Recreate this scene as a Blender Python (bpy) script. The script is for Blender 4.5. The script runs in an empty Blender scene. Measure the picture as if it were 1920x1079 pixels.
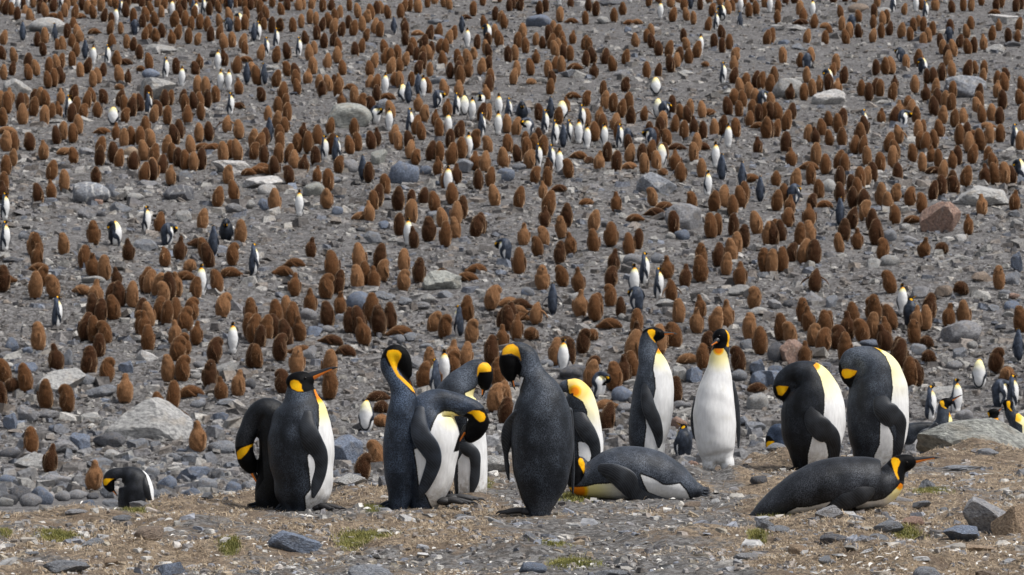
import bpy, math, random
import numpy as np
from mathutils import noise as mnoise, Vector

random.seed(7); rng = np.random.default_rng(7)
scene = bpy.context.scene
C = scene.collection

# ------------------------------------------------------------------ camera, sky, sun, exposure
FPX = 8000.0                      # focal length in photo pixels (150 mm on 36 mm)
PITCH = math.atan(94.5 / FPX)
CAMZ = 1.5
cam = bpy.data.objects.new('camera', bpy.data.cameras.new('camera')); C.objects.link(cam)
cam.location = (0, 0, CAMZ); cam.rotation_euler = (math.pi / 2 - PITCH, 0, 0)
cam.data.sensor_width = 36; cam.data.lens = 150; cam.data.clip_start = 0.5; cam.data.clip_end = 2000
cam.data.dof.use_dof = True; cam.data.dof.focus_distance = 25.0; cam.data.dof.aperture_fstop = 17.0
scene.camera = cam
SUN_EL, SUN_AZ = math.radians(60), math.radians(112)     # azimuth from +Y (away from camera) towards +X
world = bpy.data.worlds.new("World"); scene.world = world; world.use_nodes = True
wn = world.node_tree.nodes; wl = world.node_tree.links
for n in list(wn): wn.remove(n)
sky = wn.new('ShaderNodeTexSky'); sky.sky_type = 'NISHITA'; sky.sun_disc = False
sky.sun_elevation = SUN_EL; sky.sun_rotation = SUN_AZ; sky.dust_density = 3.0
hs = wn.new('ShaderNodeHueSaturation'); hs.inputs['Saturation'].default_value = 0.42   # thin cloud cover
bg = wn.new('ShaderNodeBackground'); bg.inputs['Strength'].default_value = 0.115
wo = wn.new('ShaderNodeOutputWorld')
wl.new(sky.outputs[0], hs.inputs['Color']); wl.new(hs.outputs[0], bg.inputs['Color']); wl.new(bg.outputs[0], wo.inputs['Surface'])
sd = bpy.data.lights.new('sun', 'SUN'); sd.energy = 2.8; sd.angle = math.radians(13); sd.color = (1.0, 0.975, 0.94)
sun = bpy.data.objects.new('sun', sd); C.objects.link(sun)
sdir = Vector((math.sin(SUN_AZ) * math.cos(SUN_EL), math.cos(SUN_AZ) * math.cos(SUN_EL), math.sin(SUN_EL)))
sun.rotation_euler = (-sdir).to_track_quat('-Z', 'Y').to_euler(); sun.location = (0, 0, 60)
scene.view_settings.view_transform = 'Standard'; scene.view_settings.look = 'None'
scene.view_settings.exposure = 0.34; scene.view_settings.gamma = 1.0; scene.view_settings.use_curve_mapping = False
scene.cycles.max_bounces = 4

# ------------------------------------------------------------------ picture <-> place
def ray(px, py):
    a = (px - 960.0) / FPX; b = -(py - 539.5) / FPX
    fy = math.cos(PITCH) + b * math.sin(PITCH); fz = -math.sin(PITCH) + b * math.cos(PITCH)
    return a / fy, fz / fy            # x and z per metre of depth

def vn(x, y, seed=0):
    """cheap smooth value noise on arrays, -1..1"""
    x = np.asarray(x, float); y = np.asarray(y, float)
    xi = np.floor(x).astype(np.int64); yi = np.floor(y).astype(np.int64)
    fx = x - xi; fy = y - yi
    fx = fx * fx * (3 - 2 * fx); fy = fy * fy * (3 - 2 * fy)
    def h(i, j):
        n = (i * 374761393 + j * 668265263 + seed * 1442695041) & 0x7fffffff
        n = ((n ^ (n >> 13)) * 1274126177) & 0x7fffffff
        return ((n ^ (n >> 16)) & 0xffff) / 32767.5 - 1.0
    return (h(xi, yi) * (1 - fx) + h(xi + 1, yi) * fx) * (1 - fy) + (h(xi, yi + 1) * (1 - fx) + h(xi + 1, yi + 1) * fx) * fy

_pr = [(945, 82), (905, 79), (860, 76), (770, 72), (690, 69), (615, 66), (500, 61), (400, 56), (300, 51), (200, 45.5), (100, 40), (20, 35.5), (-60, 31), (-200, 25), (-400, 19)]
_PZ = [FPX / s for y, s in _pr]; _PH = [-(y - 445.0) / s for y, s in _pr]
def edge_z(u):      # distance of the knoll's far edge, u = x per metre of depth
    px = 960 + u * FPX
    yy = np.interp(px, [-400, 0, 230, 420, 620, 900, 1150, 1330, 1460, 1700, 1920, 2400], [960, 957, 948, 936, 912, 902, 894, 886, 858, 852, 850, 846])
    return 1.5 * FPX / (yy - 445.0)
def height(X, Y, fine=True):
    X = np.asarray(X, float); Y = np.asarray(Y, float)
    ez = edge_z(X / Y)
    near = -1.5 + 0.0 * Y
    mid = np.where(Y < 97.6, 0, 0) - 1.5
    t = np.clip(Y, ez, 97.56)
    y1 = np.maximum(ez + 2.5, ez)
    h1 = np.interp(t, [42, 53, 75, 97.56], [-3.0, -3.35, -4.75, -6.1])
    # from the edge down to the profile at 42 m
    w = np.clip((t - ez) / (42 - ez), 0, 1)
    hlow = -1.5 - 1.5 * w - 0.25 * np.clip((t - ez) / 2.0, 0, 1) * (1 - w)
    hmid = np.where(t < 42, hlow, h1)
    far = np.interp(Y, _PZ, _PH)
    h = np.where(Y <= ez, near, np.where(Y < 97.56, hmid, far))
    # broad undulation
    k = np.clip((Y - 60) / 40, 0, 1)
    h = h + k * (0.28 * vn(X / 9 + 3, Y / 16, 1) + 0.12 * vn(X / 3.1, Y / 5.0, 2))
    kn = 1 - np.clip((Y - 34) / 10, 0, 1)
    ns = np.clip(Y / 14.0, 0, 1)
    dz = kn * ns * (0.034 * vn(X / .7 + 9, Y / 1.0, 3) + 0.016 * vn(X / .2, Y / .35, 4) + 0.008 * vn(X / .085, Y / .2, 8))
    # mossy hummocks on the knoll
    for hx, hy, rx, ry, hh in HUMMOCKS:
        dz = dz + hh * np.exp(-((X - hx) / rx) ** 2 - ((Y - hy) / ry) ** 2)
    dz = dz + (np.exp(-((Y - ez) / .9) ** 2) * (.075 * vn(X / .45 + 5, Y / .9, 61) + .045 * vn(X / .16, Y / .5, 62) + .015)) * (Y < 40)
    for fx, fy, r in TROD:                       # ground trodden flat where the birds stand
        dz = dz * (1 - np.exp(-(((X - fx) / r) ** 2 + ((Y - fy) / (r * 1.6)) ** 2) ** 2))
    h = h + dz
    return h + CAMZ
def _hum(px, py, rxm, rym, hh):
    Z = 1.5 * FPX / (py - 445.0); a, _ = ray(px, py); return (a * Z, Z, rxm, rym, hh * 2.1)
HUMMOCKS = [_hum(1480, 873, .16, .35, .05), _hum(330, 985, .25, .35, .035), _hum(880, 1035, .25, .3, .03), _hum(430, 1030, .3, .4, .035),
            _hum(1680, 1060, .3, .3, .03), _hum(1430, 960, .12, .3, .03), _hum(1560, 1000, .4, .3, .02), _hum(1000, 1045, .25, .3, .03), _hum(1380, 905, .12, .3, .03), _hum(1645, 968, .24, .4, .027), _hum(1560, 985, .3, .25, .03), _hum(1620, 1050, .3, .3, .035), _hum(1850, 985, .3, .5, .04), _hum(150, 968, .22, .3, .04), _hum(640, 915, .12, .3, .03), _hum(1790, 862, .2, .4, .03), _hum(950, 900, .12, .3, .05), _hum(740, 1030, .2, .3, .03), _hum(1300, 1010, .3, .3, .02), _hum(250, 1040, .3, .3, .03)]
def _spot(px, py, r): Z = 1.5 * FPX / (py - 445.0); a, _ = ray(px, py); return (a * Z, Z, r)
TROD = [_spot(*q) for q in ((511, 954, .2), (559, 958, .26), (753, 955, .2), (790, 954, .24), (890, 945, .24), (1010, 968, .28), (1092, 929, .2), (1120, 945, .22), (1195, 937, .26), (1275, 937, .22), (1218, 889, .22), (1346, 891, .24), (1516, 885, .2), (1632, 881, .2), (1440, 972, .16), (870, 952, .14))]
def H(x, y): return float(height(x, y))
_zz = np.concatenate([np.linspace(14, 45, 1500), np.linspace(45, 330, 4500)])
def ground_at(px, py, zmin=0.0, zmax=330.0):
    """where the ray through a photo pixel first meets the ground beyond zmin"""
    a, c = ray(px, py)
    z = _zz[(_zz > zmin) & (_zz < zmax)]
    d = (CAMZ + c * z) - height(a * z, z)
    i = np.argmax(d < 0)
    if d[i] >= 0: i = len(z) - 1
    Z = float(z[i]); x = a * Z
    return x, Z, H(x, Z)

# ------------------------------------------------------------------ mesh helpers
def mesh_np(name, V, F, smooth=True, attrs=None, colors=None):
    """F: int array (m,k) with a fixed number of corners"""
    V = np.asarray(V, np.float32); F = np.asarray(F, np.int32)
    me = bpy.data.meshes.new(name); n, k = F.shape
    me.vertices.add(len(V)); me.vertices.foreach_set('co', V.ravel())
    me.loops.add(n * k); me.loops.foreach_set('vertex_index', F.ravel())
    me.polygons.add(n); me.polygons.foreach_set('loop_start', np.arange(0, n * k, k, dtype=np.int32))
    me.polygons.foreach_set('loop_total', np.full(n, k, np.int32))
    me.polygons.foreach_set('use_smooth', np.full(n, smooth, bool))
    me.update(calc_edges=True)
    for a, vals in (attrs or {}).items():
        at = me.attributes.new(a, 'FLOAT', 'POINT'); at.data.foreach_set('value', np.asarray(vals, np.float32))
    if colors is not None:
        at = me.attributes.new('tint', 'FLOAT_COLOR', 'POINT'); at.data.foreach_set('color', np.asarray(colors, np.float32).ravel())
    me.validate()
    return me
def link(name, me, mat=None, parent=None):
    o = bpy.data.objects.new(name, me); C.objects.link(o)
    if mat and not me.materials: me.materials.append(mat)
    if parent: o.parent = parent
    return o
def tag(o, label=None, cat=None, group=None, kind=None):
    if label: o['label'] = label
    if cat: o['category'] = cat
    if group: o['group'] = group
    if kind: o['kind'] = kind
    return o
def tri(F):                       # quads -> tris
    F = np.asarray(F); return F if F.shape[1] == 3 else np.concatenate([F[:, [0, 1, 2]], F[:, [0, 2, 3]]])
def join_np(parts):               # parts: (V,F3,attrs dict)
    Vs, Fs, off = [], [], 0; keys = set().union(*[set(p[2]) for p in parts]); A = {k: [] for k in keys}
    for V, F, at in parts:
        Vs.append(V); Fs.append(tri(F) + off); off += len(V)
        for k in keys: A[k].append(np.asarray(at[k], float) if k in at else np.full(len(V), -1.0))
    return np.concatenate(Vs), np.concatenate(Fs), {k: np.concatenate(v) for k, v in A.items()}

def catmull(P, n):
    P = np.asarray(P, float); m = len(P)
    if m == 2: t = np.linspace(0, 1, n)[:, None]; return P[0] * (1 - t) + P[1] * t
    Q = np.vstack([2 * P[0] - P[1], P, 2 * P[-1] - P[-2]])
    T = np.linspace(0, m - 1 - 1e-6, n); i = T.astype(int); f = (T - i)[:, None]
    a, b, c, d = Q[i], Q[i + 1], Q[i + 2], Q[i + 3]
    return 0.5 * (2 * b + (c - a) * f + (2 * a - 5 * b + 4 * c - d) * f ** 2 + (3 * b - a - 3 * c + d) * f ** 3)
def sweep(P, ra, rb, n=40, K=20, cap=True, side=None):
    """tube along points P (m,3); ra = radius in the picture plane normal, rb = radius along depth (y)"""
    D = catmull(np.column_stack([P, ra, rb]), n)
    c, ra, rb = D[:, :3], np.maximum(D[:, 3], .0008), np.maximum(D[:, 4], .0008)
    T = np.gradient(c, axis=0); T /= np.linalg.norm(T, axis=1)[:, None] + 1e-9
    if cap:
        a = np.radians([18, 40, 62, 80])
        pre = [(c[0] - T[0] * min(ra[0], rb[0]) * math.sin(x), ra[0] * math.cos(x), rb[0] * math.cos(x), T[0]) for x in a[::-1]]
        post = [(c[-1] + T[-1] * min(ra[-1], rb[-1]) * math.sin(x), ra[-1] * math.cos(x), rb[-1] * math.cos(x), T[-1]) for x in a]
        c = np.vstack([[p[0] for p in pre], c, [p[0] for p in post]])
        ra = np.r_[[p[1] for p in pre], ra, [p[1] for p in post]]; rb = np.r_[[p[2] for p in pre], rb, [p[2] for p in post]]
        T = np.vstack([[p[3] for p in pre], T, [p[3] for p in post]])
    up = np.array([0, 1.0, 0]) if side is None else np.asarray(side, float)
    N = np.cross(up, T); N /= np.linalg.norm(N, axis=1)[:, None] + 1e-9
    B = np.cross(T, N)
    th = np.linspace(0, 2 * math.pi, K, endpoint=False)
    V = c[:, None, :] + N[:, None, :] * (ra[:, None] * np.cos(th))[:, :, None] + B[:, None, :] * (rb[:, None] * np.sin(th))[:, :, None]
    M = len(c); V = V.reshape(-1, 3)
    i, j = np.meshgrid(np.arange(M - 1), np.arange(K), indexing='ij'); j2 = (j + 1) % K
    F = np.stack([i * K + j, i * K + j2, (i + 1) * K + j2, (i + 1) * K + j], -1).reshape(-1, 4)
    F = tri(F)
    V = np.vstack([V, c[0], c[-1]]); a0 = M * K; b0 = a0 + 1; jj = np.arange(K); jn = (jj + 1) % K
    F = np.concatenate([F, np.stack([np.full(K, a0), jn, jj], -1), np.stack([np.full(K, b0), (M - 1) * K + jj, (M - 1) * K + jn], -1)])
    return V, F
def uvsphere(c, r, nu=20, nv=12, ax=None):
    u = np.linspace(0, 2 * math.pi, nu, endpoint=False); v = np.linspace(0, math.pi, nv + 1)[1:-1]
    P = [[0, 0, 1]] + [[math.sin(b) * math.cos(a), math.sin(b) * math.sin(a), math.cos(b)] for b in v for a in u] + [[0, 0, -1]]
    P = np.array(P) * np.array(r); F = []
    for j in range(nu): F.append([0, 1 + j, 1 + (j + 1) % nu]); L = 1 + (nv - 2) * nu; F.append([len(P) - 1, L + (j + 1) % nu, L + j])
    for i in range(nv - 2):
        for j in range(nu):
            a = 1 + i * nu + j; b = 1 + i * nu + (j + 1) % nu
            F += [[a, a + nu, b], [b, a + nu, b + nu]]
    if ax is not None:            # rotate in the xz plane so +x goes to ax
        cx, cz = ax; P = np.column_stack([P[:, 0] * cx - P[:, 2] * cz, P[:, 1], P[:, 0] * cz + P[:, 2] * cx])
    return P + np.array(c), np.array(F)
def remesh(V, F, voxel, smooth=5):
    me = mesh_np('tmp', V, tri(F)); o = bpy.data.objects.new('tmp', me); C.objects.link(o)
    m = o.modifiers.new('r', 'REMESH'); m.mode = 'VOXEL'; m.voxel_size = voxel
    s = o.modifiers.new('s', 'SMOOTH'); s.factor = .5; s.iterations = smooth
    dg = bpy.context.evaluated_depsgraph_get(); dg.update()
    ev = o.evaluated_get(dg); em = ev.to_mesh()
    n = len(em.vertices); co = np.empty(n * 3, np.float32); em.vertices.foreach_get('co', co)
    nl = len(em.loops); li = np.empty(nl, np.int32); em.loops.foreach_get('vertex_index', li)
    ls = np.empty(len(em.polygons), np.int32); em.polygons.foreach_get('loop_total', ls)
    ev.to_mesh_clear(); bpy.data.objects.remove(o); bpy.data.meshes.remove(me)
    if (ls == 4).all(): FF = li.reshape(-1, 4)
    else:
        st = np.r_[0, np.cumsum(ls)[:-1]]; FF = []
        for a, k in zip(st, ls):
            for q in range(1, k - 1): FF.append([li[a], li[a + q], li[a + q + 1]])
        FF = np.array(FF)
    return co.reshape(-1, 3).astype(float), FF
def sdist(P, poly):
    """signed distance of points (n,2) to a polygon, positive inside"""
    poly = np.asarray(poly, float); A = poly; B = np.roll(poly, -1, 0)
    d = np.full(len(P), 1e9); ins = np.zeros(len(P), bool)
    for a, b in zip(A, B):
        e = b - a; w = P - a; t = np.clip((w @ e) / (e @ e + 1e-12), 0, 1)
        q = w - t[:, None] * e; d = np.minimum(d, (q ** 2).sum(1))
        c1 = (a[1] <= P[:, 1]) & (b[1] > P[:, 1]); c2 = (b[1] <= P[:, 1]) & (a[1] > P[:, 1])
        cr = e[0] * w[:, 1] - e[1] * w[:, 0]
        ins ^= (c1 & (cr > 0)) | (c2 & (cr < 0))
    d = np.sqrt(d); return np.where(ins, d, -d)

# ------------------------------------------------------------------ materials
def newmat(name):
    m = bpy.data.materials.new(name); m.use_nodes = True; nt = m.node_tree
    for n in list(nt.nodes): nt.nodes.remove(n)
    out = nt.nodes.new('ShaderNodeOutputMaterial'); b = nt.nodes.new('ShaderNodeBsdfPrincipled')
    nt.links.new(b.outputs[0], out.inputs['Surface']); return m, nt, b
class N:
    def __init__(s, nt): s.nt = nt
    def set(s, n, i, v):
        if v is None: return
        if hasattr(v, 'is_linked') or isinstance(v, bpy.types.NodeSocket): s.nt.links.new(v, n.inputs[i])
        else: n.inputs[i].default_value = v
    def noise(s, vec, scale, detail=3, rough=.5, dist=0, out='Fac'):
        n = s.nt.nodes.new('ShaderNodeTexNoise'); s.set(n, 'Vector', vec); s.set(n, 'Scale', scale); s.set(n, 'Detail', detail)
        s.set(n, 'Roughness', rough); s.set(n, 'Distortion', dist); return n.outputs[out]
    def vor(s, vec, scale, out='Distance', feat='F1', rand=1.0):
        n = s.nt.nodes.new('ShaderNodeTexVoronoi'); n.feature = feat; s.set(n, 'Vector', vec); s.set(n, 'Scale', scale); s.set(n, 'Randomness', rand); return n.outputs[out]
    def mp(s, v, a, b, c=0., d=1., smooth=True):
        n = s.nt.nodes.new('ShaderNodeMapRange'); n.interpolation_type = 'SMOOTHSTEP' if smooth else 'LINEAR'
        for i, x in enumerate((v, a, b, c, d)): s.set(n, i, x)
        return n.outputs[0]
    def math(s, op, a, b=None, c=None):
        n = s.nt.nodes.new('ShaderNodeMath'); n.operation = op
        for i, x in enumerate((a, b, c)):
            if x is not None: s.set(n, i, x)
        return n.outputs[0]
    def mix(s, f, a, b, mode='MIX'):
        n = s.nt.nodes.new('ShaderNodeMix'); n.data_type = 'RGBA'; n.blend_type = mode
        s.set(n, 0, f); s.set(n, 6, a if not isinstance(a, tuple) else (*a, 1)[:4]); s.set(n, 7, b if not isinstance(b, tuple) else (*b, 1)[:4]); return n.outputs[2]
    def attr(s, name, typ='GEOMETRY', out='Fac'):
        n = s.nt.nodes.new('ShaderNodeAttribute'); n.attribute_type = typ; n.attribute_name = name; return n.outputs[out]
    def obj(s): return s.nt.nodes.new('ShaderNodeTexCoord').outputs['Object']
    def pos(s): return s.nt.nodes.new('ShaderNodeNewGeometry').outputs['Position']
    def scale(s, vec, sc):
        n = s.nt.nodes.new('ShaderNodeMapping'); s.set(n, 'Vector', vec); n.inputs['Scale'].default_value = sc; return n.outputs[0]
    def bump(s, h, st, dist, b):
        n = s.nt.nodes.new('ShaderNodeBump'); s.set(n, 'Strength', st); s.set(n, 'Distance', dist); s.set(n, 'Height', h); s.nt.links.new(n.outputs[0], b.inputs['Normal'])
    def objcol(s): return s.nt.nodes.new('ShaderNodeObjectInfo').outputs['Color']
    def objrand(s): return s.nt.nodes.new('ShaderNodeObjectInfo').outputs['Random']

def mat_adult():
    m, nt, b = newmat('penguin_plumage'); n = N(nt)
    co = n.obj()
    # feather tips: small scales a little longer than wide
    fv = n.scale(co, (1, 1, .62))
    sp = n.vor(fv, 210.0, 'Distance'); spk = n.mp(sp, .18, .75)
    fine = n.noise(fv, 330, 3, .65); big = n.noise(co, 7, 3)
    grey = n.attr('grey'); dark = n.objcol()
    g2 = n.math('MULTIPLY', n.math('ADD', grey, n.math('MULTIPLY', n.math('SUBTRACT', big, .5), .7)), 1.0)
    g2 = n.mp(g2, .05, 1.2, 0., 1., False)
    base = n.mix(g2, (.0018, .0021, .0027), (.040, .050, .068))
    tips = n.mix(g2, (.022, .027, .036), (.17, .20, .25))
    patch = n.noise(n.scale(co, (1, 1, .7)), 11, 4, .6)
    f = n.math('MULTIPLY', n.mp(n.math('ADD', n.math('MULTIPLY', spk, .6), n.math('MULTIPLY', fine, 1.0)), .68, 1.0), n.mp(patch, .32, .66, .15, 1.1))  # pale tips in broad patches: feather highlights put into the colour
    slate = n.mix(f, base, tips)
    slate = n.mix(1.0, slate, dark, 'MULTIPLY')
    jig = n.math('MULTIPLY', n.math('SUBTRACT', n.noise(co, 160, 2), .5), .010)
    wht = n.math('ADD', n.attr('wht'), jig)
    blk = n.math('ADD', n.attr('blk'), n.math('MULTIPLY', jig, .5)); ear = n.math('ADD', n.attr('ear'), n.math('MULTIPLY', jig, .4))
    warm = n.attr('warm')
    wn_ = n.noise(n.scale(co, (1, 1, .25)), 60, 4, .6)
    white = n.mix(n.mp(wn_, .35, .7), (.71, .71, .705), (.82, .82, .815))
    white = n.mix(n.mp(n.noise(co, 9, 3), .55, .75, 0, .35), white, (.56, .54, .46))
    sx = nt.nodes.new('ShaderNodeSeparateXYZ'); nt.links.new(co, sx.inputs[0])
    mud = n.math('MULTIPLY', n.mp(n.noise(co, 26, 5, .7), .42, .62), n.mp(sx.outputs['Z'], .0, .20, .75, 0.))
    white = n.mix(n.math('MULTIPLY', mud, nt.nodes.new('ShaderNodeObjectInfo').outputs['Alpha']), white, (.26, .215, .16))
    w1 = n.mix(n.mp(warm, .0, .42, 0, .9), white, (.85, .76, .34))
    w2 = n.mix(n.mp(warm, .35, .72), w1, (.90, .50, .015))
    w3 = n.mix(n.mp(warm, .7, .98), w2, (.80, .22, .004))
    black = (.0045, .0045, .005)
    c = n.mix(n.mp(wht, -.011, -.004), slate, black)
    c = n.mix(n.mp(wht, -.002, .003), c, w3)
    c = n.mix(n.mp(blk, -.003, .003), c, black)
    earc = n.mix(n.mp(n.attr('ear'), .004, .02), (.86, .42, .008), (.88, .50, .012))
    c = n.mix(n.mp(ear, -.003, .004), c, earc)
    nt.links.new(c, b.inputs['Base Color'])
    b.inputs['Roughness'].default_value = .46; nt.links.new(n.mp(blk, -.002, .003, .22, .05), b.inputs['Specular IOR Level'])
    b.inputs['Sheen Weight'].default_value = .0
    hgt = n.math('ADD', n.math('MULTIPLY', n.math('SUBTRACT', 1., sp), .8), n.math('MULTIPLY', fine, .8))
    n.bump(n.math('MULTIPLY', hgt, n.mp(wht, -.002, .003, 1., .3)), .38, .004, b)
    return m
def mat_flipper():
    m, nt, b = newmat('flipper_skin'); n = N(nt); co = n.obj()
    a = n.noise(co, 14, 3); c = n.mix(n.mp(a, .3, .7), (.006, .007, .009), (.026, .030, .037))
    e = n.attr('edge'); ln = nt.nodes.new('ShaderNodeTexWave'); n.set(ln, 'Vector', co); ln.inputs['Scale'].default_value = 38; ln.inputs['Distortion'].default_value = 2.5; ln.bands_direction = 'DIAGONAL'
    c = n.mix(n.mp(ln.outputs['Fac'], .7, 1., 0, .28), c, (.085, .095, .11))
    c = n.mix(n.mp(e, .86, .98, 0, .5), c, (.085, .10, .12))
    c = n.mix(1.0, c, n.objcol(), 'MULTIPLY')
    nt.links.new(c, b.inputs['Base Color']); b.inputs['Roughness'].default_value = .5; b.inputs['Specular IOR Level'].default_value = .3
    n.bump(n.noise(n.scale(co, (1, 1, .4)), 220, 2), .35, .002, b); return m
def mat_bill():
    m, nt, b = newmat('bill_horn'); n = N(nt)
    c = n.mix(n.mp(n.attr('ora'), -.001, .001), (.012, .012, .014), (.85, .24, .03))
    nt.links.new(c, b.inputs['Base Color']); b.inputs['Roughness'].default_value = .32; return m
def mat_plain(name, col, rough=.7, nscale=30, var=.35, bump=.3, bd=.004):
    m, nt, b = newmat(name); n = N(nt); co = n.obj()
    c = n.mix(n.noise(co, nscale, 4), tuple(x * (1 - var) for x in col), tuple(min(1, x * (1 + var)) for x in col))
    nt.links.new(c, b.inputs['Base Color']); b.inputs['Roughness'].default_value = rough; n.bump(n.noise(co, nscale * 3, 3), bump, bd, b); return m
def mat_chick(mass):
    m, nt, b = newmat('chick_down_mass' if mass else 'chick_down'); n = N(nt); co = n.pos() if mass else n.obj()
    tint = n.attr('tint', out='Color') if mass else n.objcol()
    f = n.noise(n.scale(co, (1, 1, .5)), 26, 4, .65); f2 = n.noise(co, 5, 2)
    c = n.mix(n.mp(f, .3, .72), (.72, .70, .68), (1.22, 1.24, 1.26)); c = n.mix(1., c, tint, 'MULTIPLY')
    c = n.mix(n.mp(f2, .5, .75, 0, .35), c, n.mix(1., tint, (1.5, 1.6, 1.7), 'MULTIPLY'))
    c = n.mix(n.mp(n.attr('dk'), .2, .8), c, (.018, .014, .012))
    # down ends paler: light caught on the fuzzy rims, painted into the colour
    c = n.mix(n.mp(n.attr('tip'), .1, 1., 0, .55), c, n.mix(.6, (.42, .26, .14), n.mix(1., tint, (1.8, 1.9, 2.0), 'MULTIPLY')))
    nt.links.new(c, b.inputs['Base Color']); b.inputs['Roughness'].default_value = .95; b.inputs['Specular IOR Level'].default_value = .1
    b.inputs['Sheen Weight'].default_value = 1.; b.inputs['Sheen Roughness'].default_value = .32; b.inputs['Sheen Tint'].default_value = (1., .70, .45, 1)
    n.bump(f, .8, .03, b); return m
def mat_rock(mass, name=None):
    m, nt, b = newmat(name or ('gravel_stone' if mass else 'rock_face')); n = N(nt); co = n.pos() if mass else n.obj()
    tint = n.attr('tint', out='Color') if mass else n.objcol()
    alpha = n.attr('tint', out='Alpha') if mass else n.nt.nodes.new('ShaderNodeObjectInfo').outputs['Alpha']
    f = n.noise(co, 9 if not mass else 14, 6, .62); g = n.noise(co, 2.2, 3, .5)
    c = n.mix(n.mp(f, .28, .72), (.5, .5, .51), (1.4, 1.39, 1.37)); c = n.mix(1., c, tint, 'MULTIPLY')
    c = n.mix(n.mp(g, .5, .7, 0, .5), c, n.mix(.5, n.mix(1., tint, (1.2, 1.05, .9), 'MULTIPLY'), (.20, .17, .13)))
    if not mass:
        # quartz bands: alpha below 1 brings them out
        w = nt.nodes.new('ShaderNodeTexWave'); w.wave_type = 'BANDS'; w.bands_direction = 'X'
        n.set(w, 'Vector', co); w.inputs['Scale'].default_value = .75; w.inputs['Distortion'].default_value = 9.0; w.inputs['Detail Scale'].default_value = 1.6; w.inputs['Detail'].default_value = 3
        band = n.math('MULTIPLY', n.math('MULTIPLY', n.mp(w.outputs['Fac'], .72, .95), n.mp(n.noise(co, 2.6, 3), .38, .6)), n.math('MULTIPLY', n.math('SUBTRACT', 1.0, alpha), 1.3))
        c = n.mix(band, c, (.55, .54, .52))
        spl = n.mp(n.noise(co, 5.5, 5, .7), .6, .72, 0, .5); c = n.mix(spl, c, (.42, .41, .39))
    nt.links.new(c, b.inputs['Base Color']); b.inputs['Roughness'].default_value = .82
    n.bump(n.math('ADD', f, n.math('MULTIPLY', n.noise(co, 40, 3), .35)), .9, .045 if not mass else .02, b); return m
def mat_ground():
    m, nt, b = newmat('ground_soil'); n = N(nt); p = n.pos()
    sep = nt.nodes.new('ShaderNodeSeparateXYZ'); nt.links.new(p, sep.inputs[0])
    # hillside: wet grey-brown grit with crushed slate
    a = n.noise(p, .5, 6, .7); a2 = n.noise(p, 3.0, 5, .65); v = n.vor(p, 9.0, 'Color'); v3 = n.vor(p, 22.0, 'Color')
    hill = n.mix(n.mp(a, .38, .62), (.046, .041, .038), (.088, .080, .075))
    hill = n.mix(n.mp(a2, .35, .65, 0, .8), hill, (.036, .032, .030))
    vb = nt.nodes.new('ShaderNodeRGBToBW'); nt.links.new(v, vb.inputs[0]); vb3 = nt.nodes.new('ShaderNodeRGBToBW'); nt.links.new(v3, vb3.inputs[0])
    hill = n.mix(n.mp(vb.outputs[0], .55, .8, 0, .7), hill, (.19, .182, .178))
    hill = n.mix(n.mp(vb3.outputs[0], .6, .85, 0, .7), hill, (.25, .245, .245))
    # knoll: dry moss, trampled straw and grit
    q = n.attr('moss'); fm = n.noise(p, 24, 6, .78); fm2 = n.noise(p, 6, 4, .6)
    moss = n.mix(n.mp(fm, .38, .62), (.070, .050, .034), (.38, .29, .195))
    moss = n.mix(n.mp(fm2, .45, .62, 0, .75), moss, n.mix(fm, (.06, .042, .03), (.17, .115, .075)))
    gr = n.vor(p, 45, 'Color'); gb = nt.nodes.new('ShaderNodeRGBToBW'); nt.links.new(gr, gb.inputs[0])
    grit = n.mix(n.mp(gb.outputs[0], .25, .75), (.060, .055, .052), (.22, .212, .205))
    grit = n.mix(n.mp(n.noise(p, 12, 4), .45, .62, 0, .6), grit, (.095, .078, .062))
    near = n.mix(n.mp(n.math('ADD', q, n.math('MULTIPLY', n.math('SUBTRACT', fm2, .5), .9)), .36, .62), grit, moss)
    green = n.attr('green'); near = n.mix(n.mp(n.math('ADD', green, n.math('MULTIPLY', n.math('SUBTRACT', fm, .5), .6)), .35, .8, 0, .8), near, (.13, .15, .03))
    c = n.mix(n.mp(sep.outputs['Y'], 30, 44), near, hill)
    nt.links.new(c, b.inputs['Base Color']); b.inputs['Roughness'].default_value = .92
    h = n.mix(n.mp(sep.outputs['Y'], 30, 44), n.math('ADD', n.math('MULTIPLY', fm, .5), n.math('MULTIPLY', n.noise(p, 90, 3), .25)), n.math('ADD', a2, vb.outputs[0]))
    n.bump(h, .9, .06, b); return m
M_AD = mat_adult(); M_FL = mat_flipper(); M_BI = mat_bill(); M_CH = mat_chick(False); M_CM = mat_chick(True)
M_RK = mat_rock(False); M_GR = mat_rock(True); M_GD = mat_ground()
M_FT = mat_plain('foot_skin', (.022, .021, .022), .6); M_EYE = mat_plain('eye', (.01, .007, .005), .08, 5, .1, 0)
M_FE = mat_plain('feather_white', (.62, .60, .56), .9, 40, .25, 0)
def mat_blade(name, dark, light):
    m, nt, b = newmat(name); n = N(nt); p = n.pos()
    c = n.mix(n.mp(n.noise(p, 9, 3), .35, .65), dark, light); c = n.mix(n.mp(n.vor(p, 60, 'Distance'), .2, .6, 0, .5), c, light)
    nt.links.new(c, b.inputs['Base Color']); b.inputs['Roughness'].default_value = .9; return m
M_ST = mat_blade('dry_straw', (.17, .115, .07), (.48, .38, .26)); M_GS = mat_blade('green_grass', (.06, .075, .018), (.24, .22, .06))
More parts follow.
